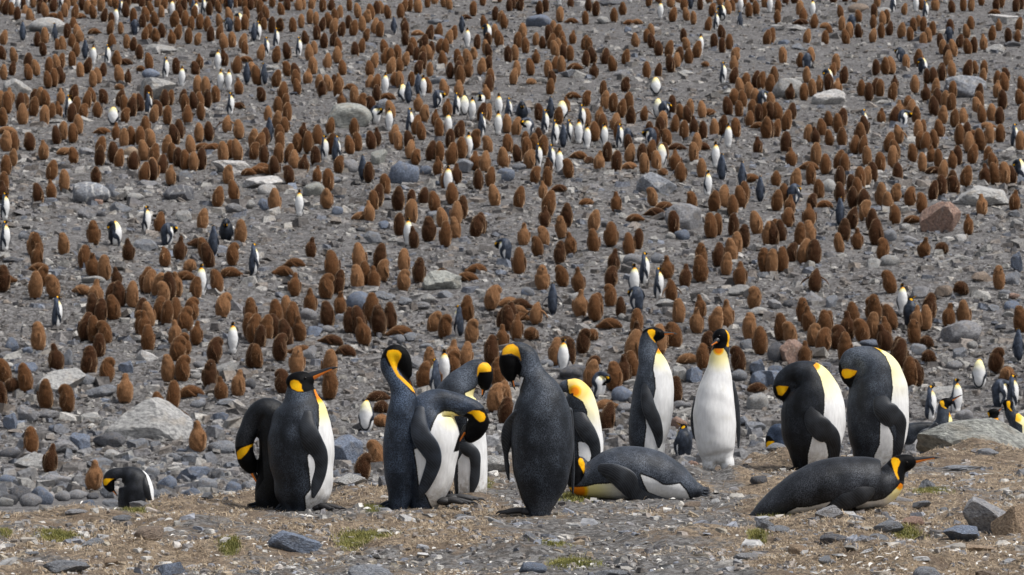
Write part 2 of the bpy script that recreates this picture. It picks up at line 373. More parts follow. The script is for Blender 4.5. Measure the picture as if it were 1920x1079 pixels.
# ------------------------------------------------------------------ ground: one sheet, knoll in front, hollow, slope behind
def green_px():
    return [(684, 1003, 52, 13), (668, 1020, 32, 13), (660, 1010, 26, 10), (1075, 1064, 44, 9), (1032, 1036, 34, 10), (1748, 932, 34, 8), (1450, 968, 30, 5), (430, 1038, 22, 7), (250, 962, 30, 4), (110, 1000, 40, 8), (1085, 935, 40, 8), (905, 925, 20, 6), (700, 958, 18, 6), (8, 1003, 14, 8), (1700, 1008, 30, 8), (1420, 1018, 20, 6)]
def project(x, y, z):
    v = np.array([x, y, z - CAMZ]); F_ = np.array([0, math.cos(PITCH), -math.sin(PITCH)]); U = np.array([0, math.sin(PITCH), math.cos(PITCH)])
    d = v @ F_; return 960 + FPX * x / d, 539.5 - FPX * (v @ U) / d, d
def build_ground():
    rows = np.concatenate([np.linspace(6, 18, 14)[:-1], np.linspace(18, 31.5, 300)[:-1], np.linspace(31.5, 60, 40)[:-1], np.linspace(60, 96, 30)[:-1], np.linspace(96, 235, 360)[:-1], np.geomspace(235, 900, 30)])
    u = np.concatenate([np.linspace(-.6, -.165, 12)[:-1], np.linspace(-.165, .165, 500), np.linspace(.165, .6, 12)[1:]])
    Y, Uu = np.meshgrid(rows, u, indexing='ij'); X = Uu * Y
    Z = height(X, Y)
    far = np.clip((Y - 85) / 15, 0, 1) * (1 - np.clip((Y - 250) / 40, 0, 1))
    Z = Z + far * (0.035 * vn(X * 2.6, Y * 1.7, 11) + 0.03 * np.maximum(vn(X * 5.5, Y * 4, 12), 0) + .04 * vn(X * .9, Y * .8, 13))
    nr = 1 - np.clip((Y - 31) / 3, 0, 1)
    moss_h = sum(np.exp(-((X - q[0]) / q[2]) ** 2 - ((Y - q[1]) / q[3]) ** 2) for q in HUMMOCKS)
    Z = Z + nr * (0.007 * vn(X * 14, Y * 7, 15) + 0.006 * vn(X * 34, Y * 11, 16))
    px = 960 + FPX * Uu
    moss = np.interp(px, [0, 400, 860, 960, 1080, 1380, 1450, 1920], [.72, .68, .60, .30, .22, .30, .70, .78]) + .38 * vn(X / .55, Y / 1.1, 21) + .18 * vn(X / .16, Y / .5, 22) + .35 * moss_h
    green = np.zeros_like(X)
    for gx, gy, rx, ry in green_px():
        Zc = 1.5 * FPX / (gy - 445.0); a, _ = ray(gx, gy); rz = ry * Zc * Zc / (FPX * 1.5)
        green = np.maximum(green, np.exp(-((X - a * Zc) / (rx * Zc / FPX)) ** 2 - ((Y - Zc) / rz) ** 2) * 1.1)
    M, K = Y.shape; i, j = np.meshgrid(np.arange(M - 1), np.arange(K - 1), indexing='ij')
    F = np.stack([i * K + j, i * K + j + 1, (i + 1) * K + j + 1, (i + 1) * K + j], -1).reshape(-1, 4)
    me = mesh_np('ground', np.stack([X, Y, Z], -1).reshape(-1, 3), F, True, {'moss': moss.ravel(), 'green': green.ravel()})
    tag(link('ground', me, M_GD), kind='structure')
build_ground()

# ------------------------------------------------------------------ stones
def ico(sub):
    import bmesh
    bm = bmesh.new(); bmesh.ops.create_icosphere(bm, subdivisions=sub, radius=1.0)
    V = np.array([v.co[:] for v in bm.verts]); F = np.array([[v.index for v in f.verts] for f in bm.faces]); bm.free(); return V, F
ICO = {k: ico(k) for k in (1, 2, 3, 4)}
def rock_shape(sub, r, cuts=9, rough=.05, lo=.55):
    V, F = ICO[sub]; V = V.copy()
    for _ in range(cuts):
        n = r.normal(size=3); n /= np.linalg.norm(n); d = r.uniform(lo, .92)
        e = V @ n - d; V -= np.maximum(e, 0)[:, None] * n
    if sub >= 3:
        q = r.uniform(0, 50); o = rough
        for k in (2.2, 4.6, 9.0, 17.0):
            dsp = vn(V[:, 0] * k + q + V[:, 2] * k * .7, V[:, 1] * k - V[:, 2] * k * .5, int(q * 7)); V *= (1 + o * dsp)[:, None]; o *= .55
    V /= np.abs(V).max(0)
    return V, F
def scatter_stones(name, n, ypix, xs, size, zmin, mat, pal, flat, maxs, label=None, uniform_Y=None, seed=1):
    r = np.random.default_rng(seed)
    py = r.uniform(*ypix, n); px = r.uniform(*xs, n)
    if zmin > 40: Yw = np.interp(py, [p[0] for p in _pr][::-1], _PZ[::-1])
    else: Yw = 1.5 * FPX / (py - 445.0)
    Yw = Yw * r.uniform(.99, 1.01, n); Xw = (px - 960) / FPX * Yw
    if zmin < 40:
        keep = Yw < edge_z(Xw / Yw) + 1.0; Yw, Xw = Yw[keep], Xw[keep]; n = len(Yw)
    # clumps and bare ground
    dens = .5 + .5 * vn(Xw / (1.6 if zmin > 40 else .35), Yw / (2.5 if zmin > 40 else .8), 40 + seed)
    keep = r.uniform(0, 1, n) < .25 + .75 * dens; Yw, Xw = Yw[keep], Xw[keep]; n = len(Yw)
    s = np.minimum(size * np.exp(r.normal(0, .52, n)), maxs)
    Zw = height(Xw, Yw)
    cube = np.array([[x, y, z] for x in (-1, 1) for y in (-1, 1) for z in (-1, 1)], float)
    F0 = tri(np.array([[0, 1, 3, 2], [4, 6, 7, 5], [0, 4, 5, 1], [2, 3, 7, 6], [0, 2, 6, 4], [1, 5, 7, 3]]))
    vars_ = []
    for _ in range(32):
        b = cube * r.uniform(.45, 1.0, (8, 3)); b[cube[:, 2] > 0] *= [.75, .75, 1]; vars_.append(b)
    sx = s * r.uniform(.7, 1.4, n); sy = s * r.uniform(.6, 1.1, n); sz = s * r.uniform(*flat, n)
    a = r.uniform(0, 2 * math.pi, n); ca, sa = np.cos(a), np.sin(a); tl = r.normal(0, .25, n)
    B = np.stack(vars_)[r.integers(0, 32, n)] * np.stack([sx, sy, sz], -1)[:, None, :]
    B[:, :, 2] += B[:, :, 0] * tl[:, None]
    x = B[:, :, 0] * ca[:, None] - B[:, :, 1] * sa[:, None]; y = B[:, :, 0] * sa[:, None] + B[:, :, 1] * ca[:, None]
    V = np.stack([x + Xw[:, None], y + Yw[:, None], B[:, :, 2] + (Zw + sz * .25)[:, None]], -1).reshape(-1, 3)
    k = 8; F = (F0[None] + (np.arange(n) * k)[:, None, None]).reshape(-1, 3)
    pal = np.array(pal); col = pal[r.integers(0, len(pal), n)] * r.uniform(.7, 1.25, (n, 1)); col = np.column_stack([col, np.ones(n)])
    me = mesh_np(name, V, F, False, None, np.repeat(col, k, 0)); o = link(name, me, mat); tag(o, label=label, kind='stuff'); return o
GREYS = [(.19, .18, .175), (.15, .145, .15), (.23, .22, .21), (.12, .11, .105), (.28, .27, .255), (.17, .15, .135), (.13, .14, .165), (.33, .32, .30), (.10, .092, .088), (.20, .175, .155)]
scatter_stones('gravel', 76000, (-60, 948), (-160, 2080), .066, 90, M_GR, GREYS, (.25, .7), .34, seed=3)
scatter_stones('gravel', 13000, (845, 1085), (-100, 2020), .011, 15, M_GR, [tuple(min(.5, v * 1.45) for v in c) for c in GREYS] + [(.26, .21, .15), (.3, .27, .22)], (.3, .7), .035, seed=5)
scatter_stones('stone_chips', 950, (850, 1085), (-100, 2020), .026, 15, M_GR, [(.26, .265, .28), (.32, .32, .32), (.22, .23, .26), (.36, .34, .31)], (.18, .4), .06, seed=6)
scatter_stones('cobbles', 1500, (790, 948), (-160, 2080), .15, 90, M_GR, [(.15, .155, .17), (.20, .20, .205), (.12, .13, .15), (.24, .235, .225), (.17, .16, .155)], (.45, .75), .32, seed=9)

scatter_stones('rubble', 9000, (-60, 420), (-160, 2080), .14, 90, M_GR, GREYS + [(.10, .095, .09), (.30, .29, .28)], (.25, .6), .40, seed=14)
scatter_stones('rubble', 8000, (-60, 948), (-160, 2080), .13, 90, M_GR, GREYS + [(.30, .29, .28), (.34, .33, .31), (.15, .17, .21)], (.25, .6), .34, seed=13)
COL = {'blue': ((.125, .150, .200), 'blue-grey'), 'dark': ((.088, .090, .100), 'dark grey'), 'grey': ((.215, .215, .225), 'grey'), 'pale': ((.29, .287, .28), 'pale grey'),
       'tan': ((.30, .22, .15), 'tan'), 'red': ((.24, .155, .12), 'reddish'), 'slate': ((.175, .185, .205), 'slate grey'), 'mossy': ((.25, .255, .235), 'lichened grey'),
       'white': ((.42, .41, .40), 'whitish'), 'brown': ((.20, .155, .12), 'brown')}
ROCKS = []      # dict(px, py, phrase, obj)
_rv = {}
def rock(px, py, w, h, col, shape='rounded', band=0., near=False, label=None, mark=None, depth=.8, seed=None, tilt=0, flatness=None):
    """px, py: middle of the stone's foot in the photo, w, h: its size there"""
    if near:
        Z = 1.5 * FPX / (py - 445.0) if near is True else near; a, _ = ray(px, py); x = a * Z; z = H(x, Z)
    else: x, Z, z = ground_at(px, py, 60)
    s = FPX / Z; W = w / s; Hh = h / s
    big = w > 58; sub = 4 if big or near else 3
    sd_ = seed if seed is not None else int(px * 13 + py * 7) % 9973
    r = np.random.default_rng(sd_)
    cuts = {'rounded': 8, 'angular': 16, 'slab': 14, 'flat': 10}[shape]; lo = {'rounded': .64, 'angular': .45, 'slab': .42, 'flat': .55}[shape]
    key = (shape, sub, sd_ % 7) if not (big or near) else None
    if key and key in _rv: me = _rv[key]
    else:
        V, F = rock_shape(sub, r, cuts, .04 if shape == 'rounded' else .075, lo)
        me = mesh_np('rock', V, F, shape == 'rounded'); me.materials.append(M_RK)
        if key: _rv[key] = me
    nm = 'boulder' if w > 70 else 'rock' if w > 32 else 'stone'
    o = link(nm, me)
    D = W * depth * (.6 if w > 130 else 1.)
    if not near: Hh *= 1.1
    o.scale = (W / 2 * 1.04, D / 2, max(Hh * .62, W * .08)); o.location = (x, Z + D * .25, z + Hh * .98 - o.scale[2])
    o.rotation_euler = (r.normal(0, .06), math.radians(tilt) + r.normal(0, .04), r.normal(0, .12) + (math.pi if r.random() < .5 else 0))
    c = np.array(COL[col][0]) * r.uniform(.85, 1.15) * (1.7 if near is True else 1.08); o.color = (*c, 1 - band)
    sh = {'rounded': 'rounded', 'angular': 'angular', 'slab': 'slabby', 'flat': 'flat'}[shape]
    d = dict(px=px, py=py - h / 2, w=w, o=o, col=COL[col][1], sh=sh, nm=nm, label=label, mark=mark, near=near)
    o['category'] = 'boulder' if nm == 'boulder' else 'stone'
    ROCKS.append(d); return o

# boulders on the slope (with a short phrase, these are also the landmarks for the labels)
for a in [(650, 240, 92, 44, 'mossy', 'rounded', 0, 'the mottled domed boulder'), (757, 345, 60, 46, 'blue', 'rounded', 0, 'the blue mid-slope rock'),
          (1238, 367, 86, 40, 'slate', 'slab', .25, 'the veined blue-grey boulder'), (1283, 428, 72, 44, 'grey', 'rounded', 0, 'the smooth grey dome'),
          (1766, 435, 76, 58, 'red', 'angular', .1, 'the reddish leaning boulder'), (1852, 388, 125, 40, 'pale', 'slab', 0, 'the wide pale slab'),
          (165, 380, 78, 36, 'slate', 'rounded', .6, 'the white-striped oval boulder'), (337, 378, 60, 29, 'dark', 'rounded', .3, 'the low dark speckled rock'),
          (495, 353, 92, 23, 'white', 'slab', .6, 'the long banded white slab'), (438, 324, 80, 25, 'white', 'slab', .4, 'the upper banded white slab'),
          (300, 98, 60, 17, 'pale', 'flat', 0, 'the thin overhanging slab'), (88, 62, 70, 28, 'pale', 'rounded', 0, 'the pale hump'),
          (285, 188, 88, 40, 'pale', 'slab', 0, 'the pale ramp-shaped boulder'), (28, 192, 66, 46, 'pale', 'slab', 0, 'the pale edge block'),
          (1480, 185, 60, 36, 'pale', 'rounded', 0, 'the greenish hump'), (1553, 197, 66, 28, 'white', 'flat', 0, 'the white-topped flat boulder'),
          (1806, 182, 90, 38, 'slate', 'angular', .2, 'the high bluish block'), (1008, 50, 50, 22, 'blue', 'rounded', 0, 'the blue-grey oval'),
          (835, 546, 85, 36, 'mossy', 'slab', 0, 'the lichened slab'), (678, 582, 56, 33, 'blue', 'rounded', 0, 'the deep blue dome'),
          (275, 825, 165, 72, 'pale', 'slab', 0, 'the great pale slab'), (110, 738, 95, 50, 'pale', 'slab', 0, 'the pale cracked block'),
          (650, 872, 66, 52, 'blue', 'angular', .05, 'the big blue-grey boulder'), (1447, 725, 78, 38, 'blue', 'angular', 0, 'the blue tilted block'),
          (1490, 685, 56, 50, 'red', 'angular', .1, 'the pinkish angular rock'), (1456, 680, 34, 36, 'dark', 'rounded', 0, 'the near-black rock'),
          (1805, 642, 76, 38, 'grey', 'rounded', 0, 'the round grey boulder'), (1762, 755, 70, 38, 'pale', 'slab', 0, 'the low pale slab'),
          (1890, 48, 66, 26, 'white', 'slab', .4, 'the striped corner slab'), (1145, 10, 44, 14, 'dark', 'flat', 0, 'the dark top slab'),
          (800, 692, 90, 34, 'grey', 'slab', 0, 'the low grey slab'), (1080, 712, 60, 26, 'dark', 'rounded', 0, 'the dark flat-topped rock')]:
    rock(*a[:7], mark=a[7])
T = lambda ox, oy, k, L: [(ox + x / k, oy + y / k, w / k, h / k, c, s) for x, y, w, h, c, s in L]
small = T(0, 800, 3.867, [(595, 192, 180, 165, 'blue', 'angular'), (790, 165, 235, 118, 'dark', 'rounded'), (815, 242, 160, 70, 'pale', 'flat'), (430, 205, 260, 105, 'grey', 'slab'),
     (200, 322, 265, 130, 'pale', 'slab'), (70, 232, 160, 70, 'dark', 'rounded'), (60, 435, 140, 80, 'blue', 'rounded'), (410, 430, 220, 85, 'grey', 'rounded'), (150, 542, 165, 105, 'dark', 'rounded'),
     (300, 568, 170, 130, 'blue', 'rounded'), (60, 568, 140, 75, 'dark', 'rounded'), (40, 618, 110, 75, 'pale', 'rounded'), (222, 622, 165, 90, 'grey', 'rounded'), (450, 543, 115, 72, 'grey', 'rounded'),
     (560, 528, 145, 65, 'grey', 'rounded'), (745, 302, 235, 92, 'slate', 'slab'), (560, 306, 85, 62, 'slate', 'rounded'), (490, 318, 82, 52, 'dark', 'rounded'), (55, 335, 100, 62, 'grey', 'rounded'),
     (790, 520, 135, 80, 'slate', 'slab'), (1605, 200, 205, 92, 'slate', 'rounded'), (1268, 258, 115, 62, 'slate', 'rounded'), (1405, 280, 185, 85, 'slate', 'angular'), (1400, 398, 255, 112, 'blue', 'angular'),
     (1210, 470, 145, 112, 'blue', 'rounded'), (1192, 558, 165, 98, 'slate', 'angular'), (1378, 537, 155, 90, 'blue', 'rounded'), (1498, 472, 150, 92, 'slate', 'rounded'), (1690, 502, 115, 95, 'blue', 'rounded'),
     (1800, 492, 125, 92, 'slate', 'rounded'), (1310, 470, 110, 52, 'grey', 'rounded'), (1118, 172, 92, 72, 'slate', 'angular'), (1000, 268, 130, 38, 'pale', 'flat'), (640, 590, 115, 52, 'blue', 'flat'),
     (800, 592, 140, 52, 'slate', 'flat'), (672, 528, 90, 46, 'dark', 'rounded'), (900, 160, 90, 30, 'grey', 'flat'), (1560, 390, 90, 90, 'dark', 'angular'), (1590, 345, 130, 40, 'grey', 'flat'), (1100, 380, 110, 80, 'slate', 'rounded'), (1500, 520, 80, 45, 'slate', 'rounded')])
small += T(0, 540, 3.996, [(92, 1070, 145, 125, 'blue', 'angular'), (200, 1012, 195, 130, 'grey', 'slab'), (365, 982, 180, 62, 'grey', 'flat'), (418, 1078, 115, 62, 'blue', 'rounded'), (672, 1003, 165, 56, 'pale', 'flat'),
     (760, 812, 245, 82, 'slate', 'slab'), (645, 742, 145, 92, 'slate', 'rounded'), (962, 645, 155, 92, 'blue', 'angular'), (88, 492, 118, 112, 'blue', 'angular'), (200, 497, 85, 50, 'blue', 'rounded'), (515, 580, 85, 112, 'slate', 'slab'),
     (660, 482, 110, 66, 'slate', 'angular'), (1640, 1008, 145, 82, 'blue', 'angular'), (1700, 892, 155, 56, 'slate', 'flat'), (1480, 905, 115, 62, 'slate', 'rounded'), (1695, 672, 195, 112, 'pale', 'slab'), (1475, 692, 95, 52, 'pale', 'rounded'),
     (1500, 602, 105, 54, 'grey', 'rounded'), (1100, 560, 170, 85, 'white', 'slab'), (1235, 540, 80, 40, 'pale', 'flat'), (1870, 760, 90, 70, 'dark', 'rounded'), (180, 640, 190, 80, 'blue', 'flat'), (40, 530, 120, 60, 'grey', 'flat')])
small += T(1440, 540, 3.996, [(1462, 392, 245, 115, 'grey', 'angular'), (1428, 535, 125, 95, 'slate', 'angular'), (765, 445, 150, 52, 'blue', 'rounded'), (1125, 500, 125, 78, 'slate', 'rounded'), (60, 705, 130, 112, 'blue', 'angular'),
     (1400, 610, 120, 60, 'grey', 'rounded'), (1700, 175, 100, 55, 'slate', 'angular'), (1830, 175, 120, 75, 'blue', 'rounded'), (1140, 78, 150, 82, 'grey', 'angular'), (1310, 72, 150, 85, 'brown', 'angular'), (1530, 455, 80, 50, 'pale', 'rounded'),
     (330, 130, 160, 100, 'grey', 'slab'), (470, 160, 110, 120, 'slate', 'angular'), (170, 150, 120, 55, 'dark', 'flat'), (50, 160, 120, 70, 'grey', 'slab'), (1800, 220, 90, 40, 'pale', 'flat'), (1470, 1000, 140, 80, 'grey', 'rounded')])
small += T(960, 540, 3.996, [(828, 852, 165, 105, 'blue', 'rounded'), (1355, 722, 155, 135, 'blue', 'angular'), (1250, 1065, 125, 95, 'red', 'rounded'), (1838, 918, 170, 125, 'pale', 'rounded'), (1870, 742, 170, 112, 'blue', 'rounded'),
     (1692, 702, 145, 82, 'slate', 'rounded'), (450, 688, 200, 88, 'dark', 'rounded'), (1860, 650, 155, 105, 'blue', 'angular'), (1775, 482, 135, 92, 'slate', 'angular'), (1800, 1079, 205, 65, 'slate', 'slab'), (118, 65, 100, 60, 'blue', 'rounded'),
     (1840, 210, 150, 60, 'pale', 'flat'), (1150, 150, 180, 60, 'pale', 'slab'), (1240, 720, 160, 120, 'pale', 'slab'), (1270, 900, 150, 50, 'grey', 'rounded'), (850, 930, 120, 60, 'grey', 'rounded'), (700, 990, 110, 60, 'slate', 'rounded'), (250, 600, 120, 60, 'slate', 'rounded'), (880, 730, 110, 45, 'pale', 'rounded'), (820, 245, 60, 50, 'pale', 'rounded'), (470, 110, 90, 80, 'pale', 'rounded')])
small += T(480, 540, 3.996, [(395, 240, 140, 80, 'grey', 'rounded'), (430, 370, 130, 75, 'blue', 'angular'), (400, 530, 160, 90, 'grey', 'slab'), (1070, 415, 90, 60, 'slate', 'rounded'), (1160, 400, 110, 62, 'slate', 'angular'), (1270, 465, 110, 45, 'slate', 'rounded'),
     (1560, 470, 180, 50, 'dark', 'flat'), (640, 250, 110, 50, 'slate', 'rounded'), (540, 335, 110, 50, 'grey', 'rounded'), (1230, 165, 150, 55, 'grey', 'flat'), (1100, 130, 130, 60, 'slate', 'angular'), (930, 90, 160, 60, 'slate', 'slab'), (740, 80, 140, 60, 'pale', 'slab'), (560, 1010, 90, 60, 'slate', 'angular')])
small += T(0, 330, 3.996, [(905, 275, 180, 75, 'slate', 'slab'), (650, 320, 140, 95, 'grey', 'flat'), (1080, 565, 190, 85, 'slate', 'flat'), (1010, 185, 140, 55, 'pale', 'rounded'), (1370, 350, 130, 90, 'pale', 'flat'), (305, 470, 120, 70, 'slate', 'angular'), (185, 480, 100, 60, 'slate', 'rounded'),
     (1110, 82, 190, 50, 'grey', 'slab'), (690, 810, 190, 55, 'pale', 'rounded'), (1755, 280, 150, 70, 'grey', 'flat'), (1880, 245, 80, 60, 'pale', 'angular'), (1770, 545, 100, 55, 'dark', 'angular'), (420, 740, 100, 40, 'slate', 'flat'), (90, 650, 140, 40, 'dark', 'flat'), (750, 315, 80, 50, 'dark', 'rounded'), (860, 165, 80, 55, 'slate', 'rounded'), (745, 220, 80, 50, 'red', 'angular')])
small += T(480, 330, 3.996, [(85, 145, 150, 80, 'white', 'rounded'), (430, 155, 170, 100, 'mossy', 'rounded'), (60, 265, 90, 90, 'blue', 'angular'), (610, 290, 85, 60, 'blue', 'rounded'), (570, 60, 130, 50, 'slate', 'rounded'), (880, 515, 150, 95, 'slate', 'angular'), (1350, 320, 170, 55, 'slate', 'rounded'), (1040, 505, 110, 40, 'pale', 'flat'), (790, 420, 90, 35, 'dark', 'flat'), (960, 400, 90, 60, 'blue', 'angular'), (1420, 925, 120, 60, 'slate', 'flat'), (1290, 960, 110, 70, 'pale', 'slab'), (1690, 900, 100, 60, 'pale', 'angular'), (990, 930, 110, 45, 'slate', 'angular'), (330, 1078, 50, 40, 'grey', 'rounded')])
small += T(960, 330, 3.996, [(1275, 480, 115, 75, 'blue', 'rounded'), (1190, 480, 80, 50, 'pale', 'rounded'), (920, 670, 170, 80, 'grey', 'rounded'), (1090, 655, 105, 70, 'slate', 'rounded'), (690, 400, 60, 55, 'dark', 'angular'), (1880, 770, 90, 50, 'slate', 'flat'), (1720, 890, 200, 70, 'pale', 'slab'), (1290, 870, 75, 42, 'slate', 'rounded'), (120, 905, 100, 65, 'slate', 'rounded'), (110, 785, 65, 35, 'dark', 'flat')])
small += T(1440, 330, 3.996, [(918, 680, 150, 85, 'pale', 'rounded'), (790, 700, 120, 75, 'pale', 'angular'), (1865, 385, 95, 60, 'pale', 'rounded'), (1855, 310, 110, 50, 'slate', 'angular'), (1880, 715, 115, 140, 'blue', 'angular'), (910, 490, 110, 85, 'slate', 'rounded'), (1600, 800, 200, 80, 'brown', 'slab'), (1840, 820, 150, 95, 'slate', 'slab'), (1060, 505, 120, 55, 'grey', 'flat'), (450, 130, 120, 100, 'pale', 'rounded'), (1450, 500, 110, 60, 'white', 'angular'), (1030, 410, 90, 50, 'pale', 'rounded'), (40, 580, 90, 45, 'slate', 'rounded'), (1850, 920, 120, 40, 'red', 'flat'), (1780, 900, 90, 45, 'slate', 'rounded'), (1450, 640, 170, 50, 'pale', 'flat'), (460, 620, 120, 60, 'grey', 'angular')])
small += T(0, 110, 3.996, [(1130, 145, 135, 65, 'blue', 'rounded'), (1380, 900, 130, 60, 'slate', 'slab'), (970, 740, 130, 80, 'tan', 'rounded'), (640, 730, 130, 60, 'grey', 'slab'), (430, 490, 140, 35, 'pale', 'flat'), (1640, 395, 60, 35, 'white', 'rounded')])
small += T(480, 110, 3.996, [(910, 790, 150, 120, 'mossy', 'angular'), (700, 850, 130, 90, 'grey', 'rounded'), (1560, 860, 130, 100, 'slate', 'angular'), (1270, 870, 90, 65, 'blue', 'rounded'), (1870, 915, 140, 90, 'blue', 'rounded'), (950, 400, 110, 95, 'slate', 'rounded'), (1370, 190, 120, 60, 'slate', 'rounded'), (120, 100, 120, 50, 'pale', 'slab')])
small += T(960, 110, 3.996, [(50, 840, 110, 55, 'slate', 'rounded'), (420, 140, 120, 60, 'slate', 'slab'), (210, 185, 90, 50, 'pale', 'rounded'), (820, 140, 120, 55, 'grey', 'slab'), (1300, 130, 140, 45, 'pale', 'slab')])
small += [(40, 38, 34, 12, 'grey', 'flat'), (710, 18, 40, 14, 'slate', 'rounded'), (815, 45, 28, 10, 'slate', 'rounded'), (1132, 45, 26, 14, 'pale', 'angular'), (1175, 62, 18, 12, 'blue', 'angular'), (1610, 25, 40, 18, 'brown', 'rounded'), (1655, 28, 34, 16, 'pale', 'flat'),
          (1458, 58, 34, 12, 'pale', 'slab'), (1495, 58, 34, 11, 'pale', 'slab'), (1468, 88, 26, 12, 'blue', 'angular'), (1495, 94, 24, 12, 'slate', 'angular'), (1870, 100, 40, 16, 'pale', 'slab'), (1898, 88, 34, 10, 'dark', 'flat'), (1010, 8, 30, 10, 'slate', 'flat')]
for a in small: rock(*a)
# stones lying on the knoll in front
def nr(px, py, w, h, col, shape, label, **k): rock(px, py, w, h, col, shape, near=True, label=label, **k)
for a in [(553, 1036, 104, 42, 'blue', 'slab', 'large flat blue-grey stone lying beside the green tuft, in dry moss'), (701, 1086, 98, 32, 'slate', 'slab', 'dark slate stone cut off by the bottom of the photo'),
          (172, 1019, 46, 20, 'slate', 'slab', 'triangular grey stone leaning in the straw under the hunched penguin'), (228, 977, 38, 12, 'slate', 'rounded', 'small smooth grey stone just below the hunched penguin'),
          (284, 1038, 66, 26, 'brown', 'flat', 'brownish flat stone behind the mound of dry moss'), (318, 1080, 56, 28, 'blue', 'angular', 'angular blue-grey stone at the bottom edge below the brown one'),
          (207, 1062, 27, 17, 'tan', 'rounded', 'small tan stone standing between blue slabs'), (128, 1078, 96, 24, 'slate', 'slab', 'long slate slab half buried near the bottom corner'),
          (142, 973, 44, 11, 'grey', 'flat', 'thin grey plate on the knoll rim'), (262, 956, 50, 13, 'grey', 'slab', 'grey slab in front of the hunched penguin at the rim'), (390, 950, 26, 13, 'slate', 'angular', 'pointed slate chip on the rim beside the dark pair'),
          (994, 1013, 32, 18, 'slate', 'angular', 'upright grey chip on the gravel below the back-turned penguin'), (998, 1082, 54, 20, 'blue', 'rounded', 'blue-grey rounded stone at the very bottom, below the green moss'),
          (1172, 1070, 36, 17, 'dark', 'angular', 'dark angular stone in the feather litter'), (1146, 1082, 62, 10, 'slate', 'flat', 'flat slate slab cut by the bottom edge, beside the dark angular stone'),
          (1433, 1006, 34, 24, 'slate', 'angular', 'grey wedge stone below the tail of the resting penguin'), (1300, 957, 40, 11, 'brown', 'flat', 'flat brown plate beneath the flipper tip of the sleeping penguin'),
          (1425, 914, 36, 19, 'dark', 'rounded', 'small black rock between the two lying penguins'), (1556, 993, 54, 31, 'grey', 'angular', 'grey pointed stone in straw under the resting penguin'),
          (1668, 1010, 62, 27, 'slate', 'slab', 'grey domed slab in front of the resting penguin chest'), (1564, 1043, 72, 28, 'dark', 'flat', 'dark layered slate lying flat amid pebbles'),
          (1644, 1025, 46, 17, 'slate', 'rounded', 'rounded slate stone next to a pale flat one'), (1714, 998, 46, 18, 'red', 'flat', 'reddish flat stone between two grey ones'),
          (1815, 1017, 86, 30, 'blue', 'slab', 'long blue-grey stone below the tilted slabs'), (1740, 925, 40, 23, 'slate', 'angular', 'grey angular stone beside the small bright grass tuft'),
          (1727, 954, 38, 18, 'slate', 'angular', 'wedge-shaped stone just below the bright grass tuft'), (1851, 863, 44, 14, 'slate', 'rounded', 'dark low stone at the foot of the great boulder'),
          (1815, 877, 86, 9, 'slate', 'flat', 'long thin pavement stone below the great boulder'), (1740, 1080, 54, 30, 'slate', 'rounded', 'slate stone with feathers round it at the bottom edge'),
          (1838, 1044, 66, 15, 'tan', 'flat', 'flat tan slab below the long blue-grey stone'), (1597, 959, 52, 14, 'slate', 'slab', 'grey plate tucked under the resting penguin belly'),
          (1548, 1067, 27, 18, 'slate', 'angular', 'small grey cube-like stone among pebbles under the layered slate'), (1497, 1056, 38, 22, 'tan', 'rounded', 'pinkish tan stone near the layered slate'),
          (1460, 1015, 42, 14, 'slate', 'slab', 'low grey stone in the straw beside pebbles'), (1455, 871, 38, 16, 'slate', 'rounded', 'rounded slate stone on the rim at the tucked penguin feet'), (1848, 1070, 46, 14, 'brown', 'flat', 'brownish stone near the bottom corner'),
          (1400, 1050, 48, 18, 'grey', 'flat', 'pale flat chip in the gravel patch'), (930, 904, 54, 31, 'pale', 'rounded', 'pale rounded rock rising behind the preening trio'), (653, 920, 68, 20, 'pale', 'slab', 'pale slab on the rim under the small light chick'),
          (718, 921, 28, 21, 'slate', 'angular', 'grey stone on the rim touching the tall dark-backed penguin'), (1155, 836, 66, 26, 'slate', 'rounded', 'grey boulder top between the tucked and the sleeping penguin'), (1303, 881, 30, 22, 'red', 'angular', 'pinkish stone at the feet of the front-facing penguin'),
          (1345, 995, 40, 12, 'grey', 'flat', 'low grey plate in the gravel below the sleeping penguin'), (1090, 1010, 30, 10, 'brown', 'flat', 'small brown plate on the gravel strip'), (865, 972, 26, 10, 'slate', 'flat', 'small slate chip near the webbed foot'), (1770, 962, 26, 12, 'slate', 'angular', 'little grey stone to the side of the wedge-shaped stone'),
          (60, 1045, 26, 8, 'slate', 'flat', 'thin chip in straw near the photo edge'), (475, 1078, 30, 10, 'slate', 'flat', 'thin slate chip below the large flat blue-grey stone')]:
    nr(*a)
rock(1843, 1006, 112, 62, 'grey', 'slab', near=True, label='long tilted grey-brown slab lying on the right end of the knoll', tilt=24, seed=5)
rock(1902, 1014, 80, 52, 'tan', 'slab', near=True, label='second tilted slab, leaning behind the long one at the photo edge', tilt=28, seed=8)
rock(1848, 866, 258, 96, 'mossy', 'slab', near=30.3, label='great smooth grey-green boulder with cracks at the end of the knoll', mark='the great boulder', seed=21, depth=.9)
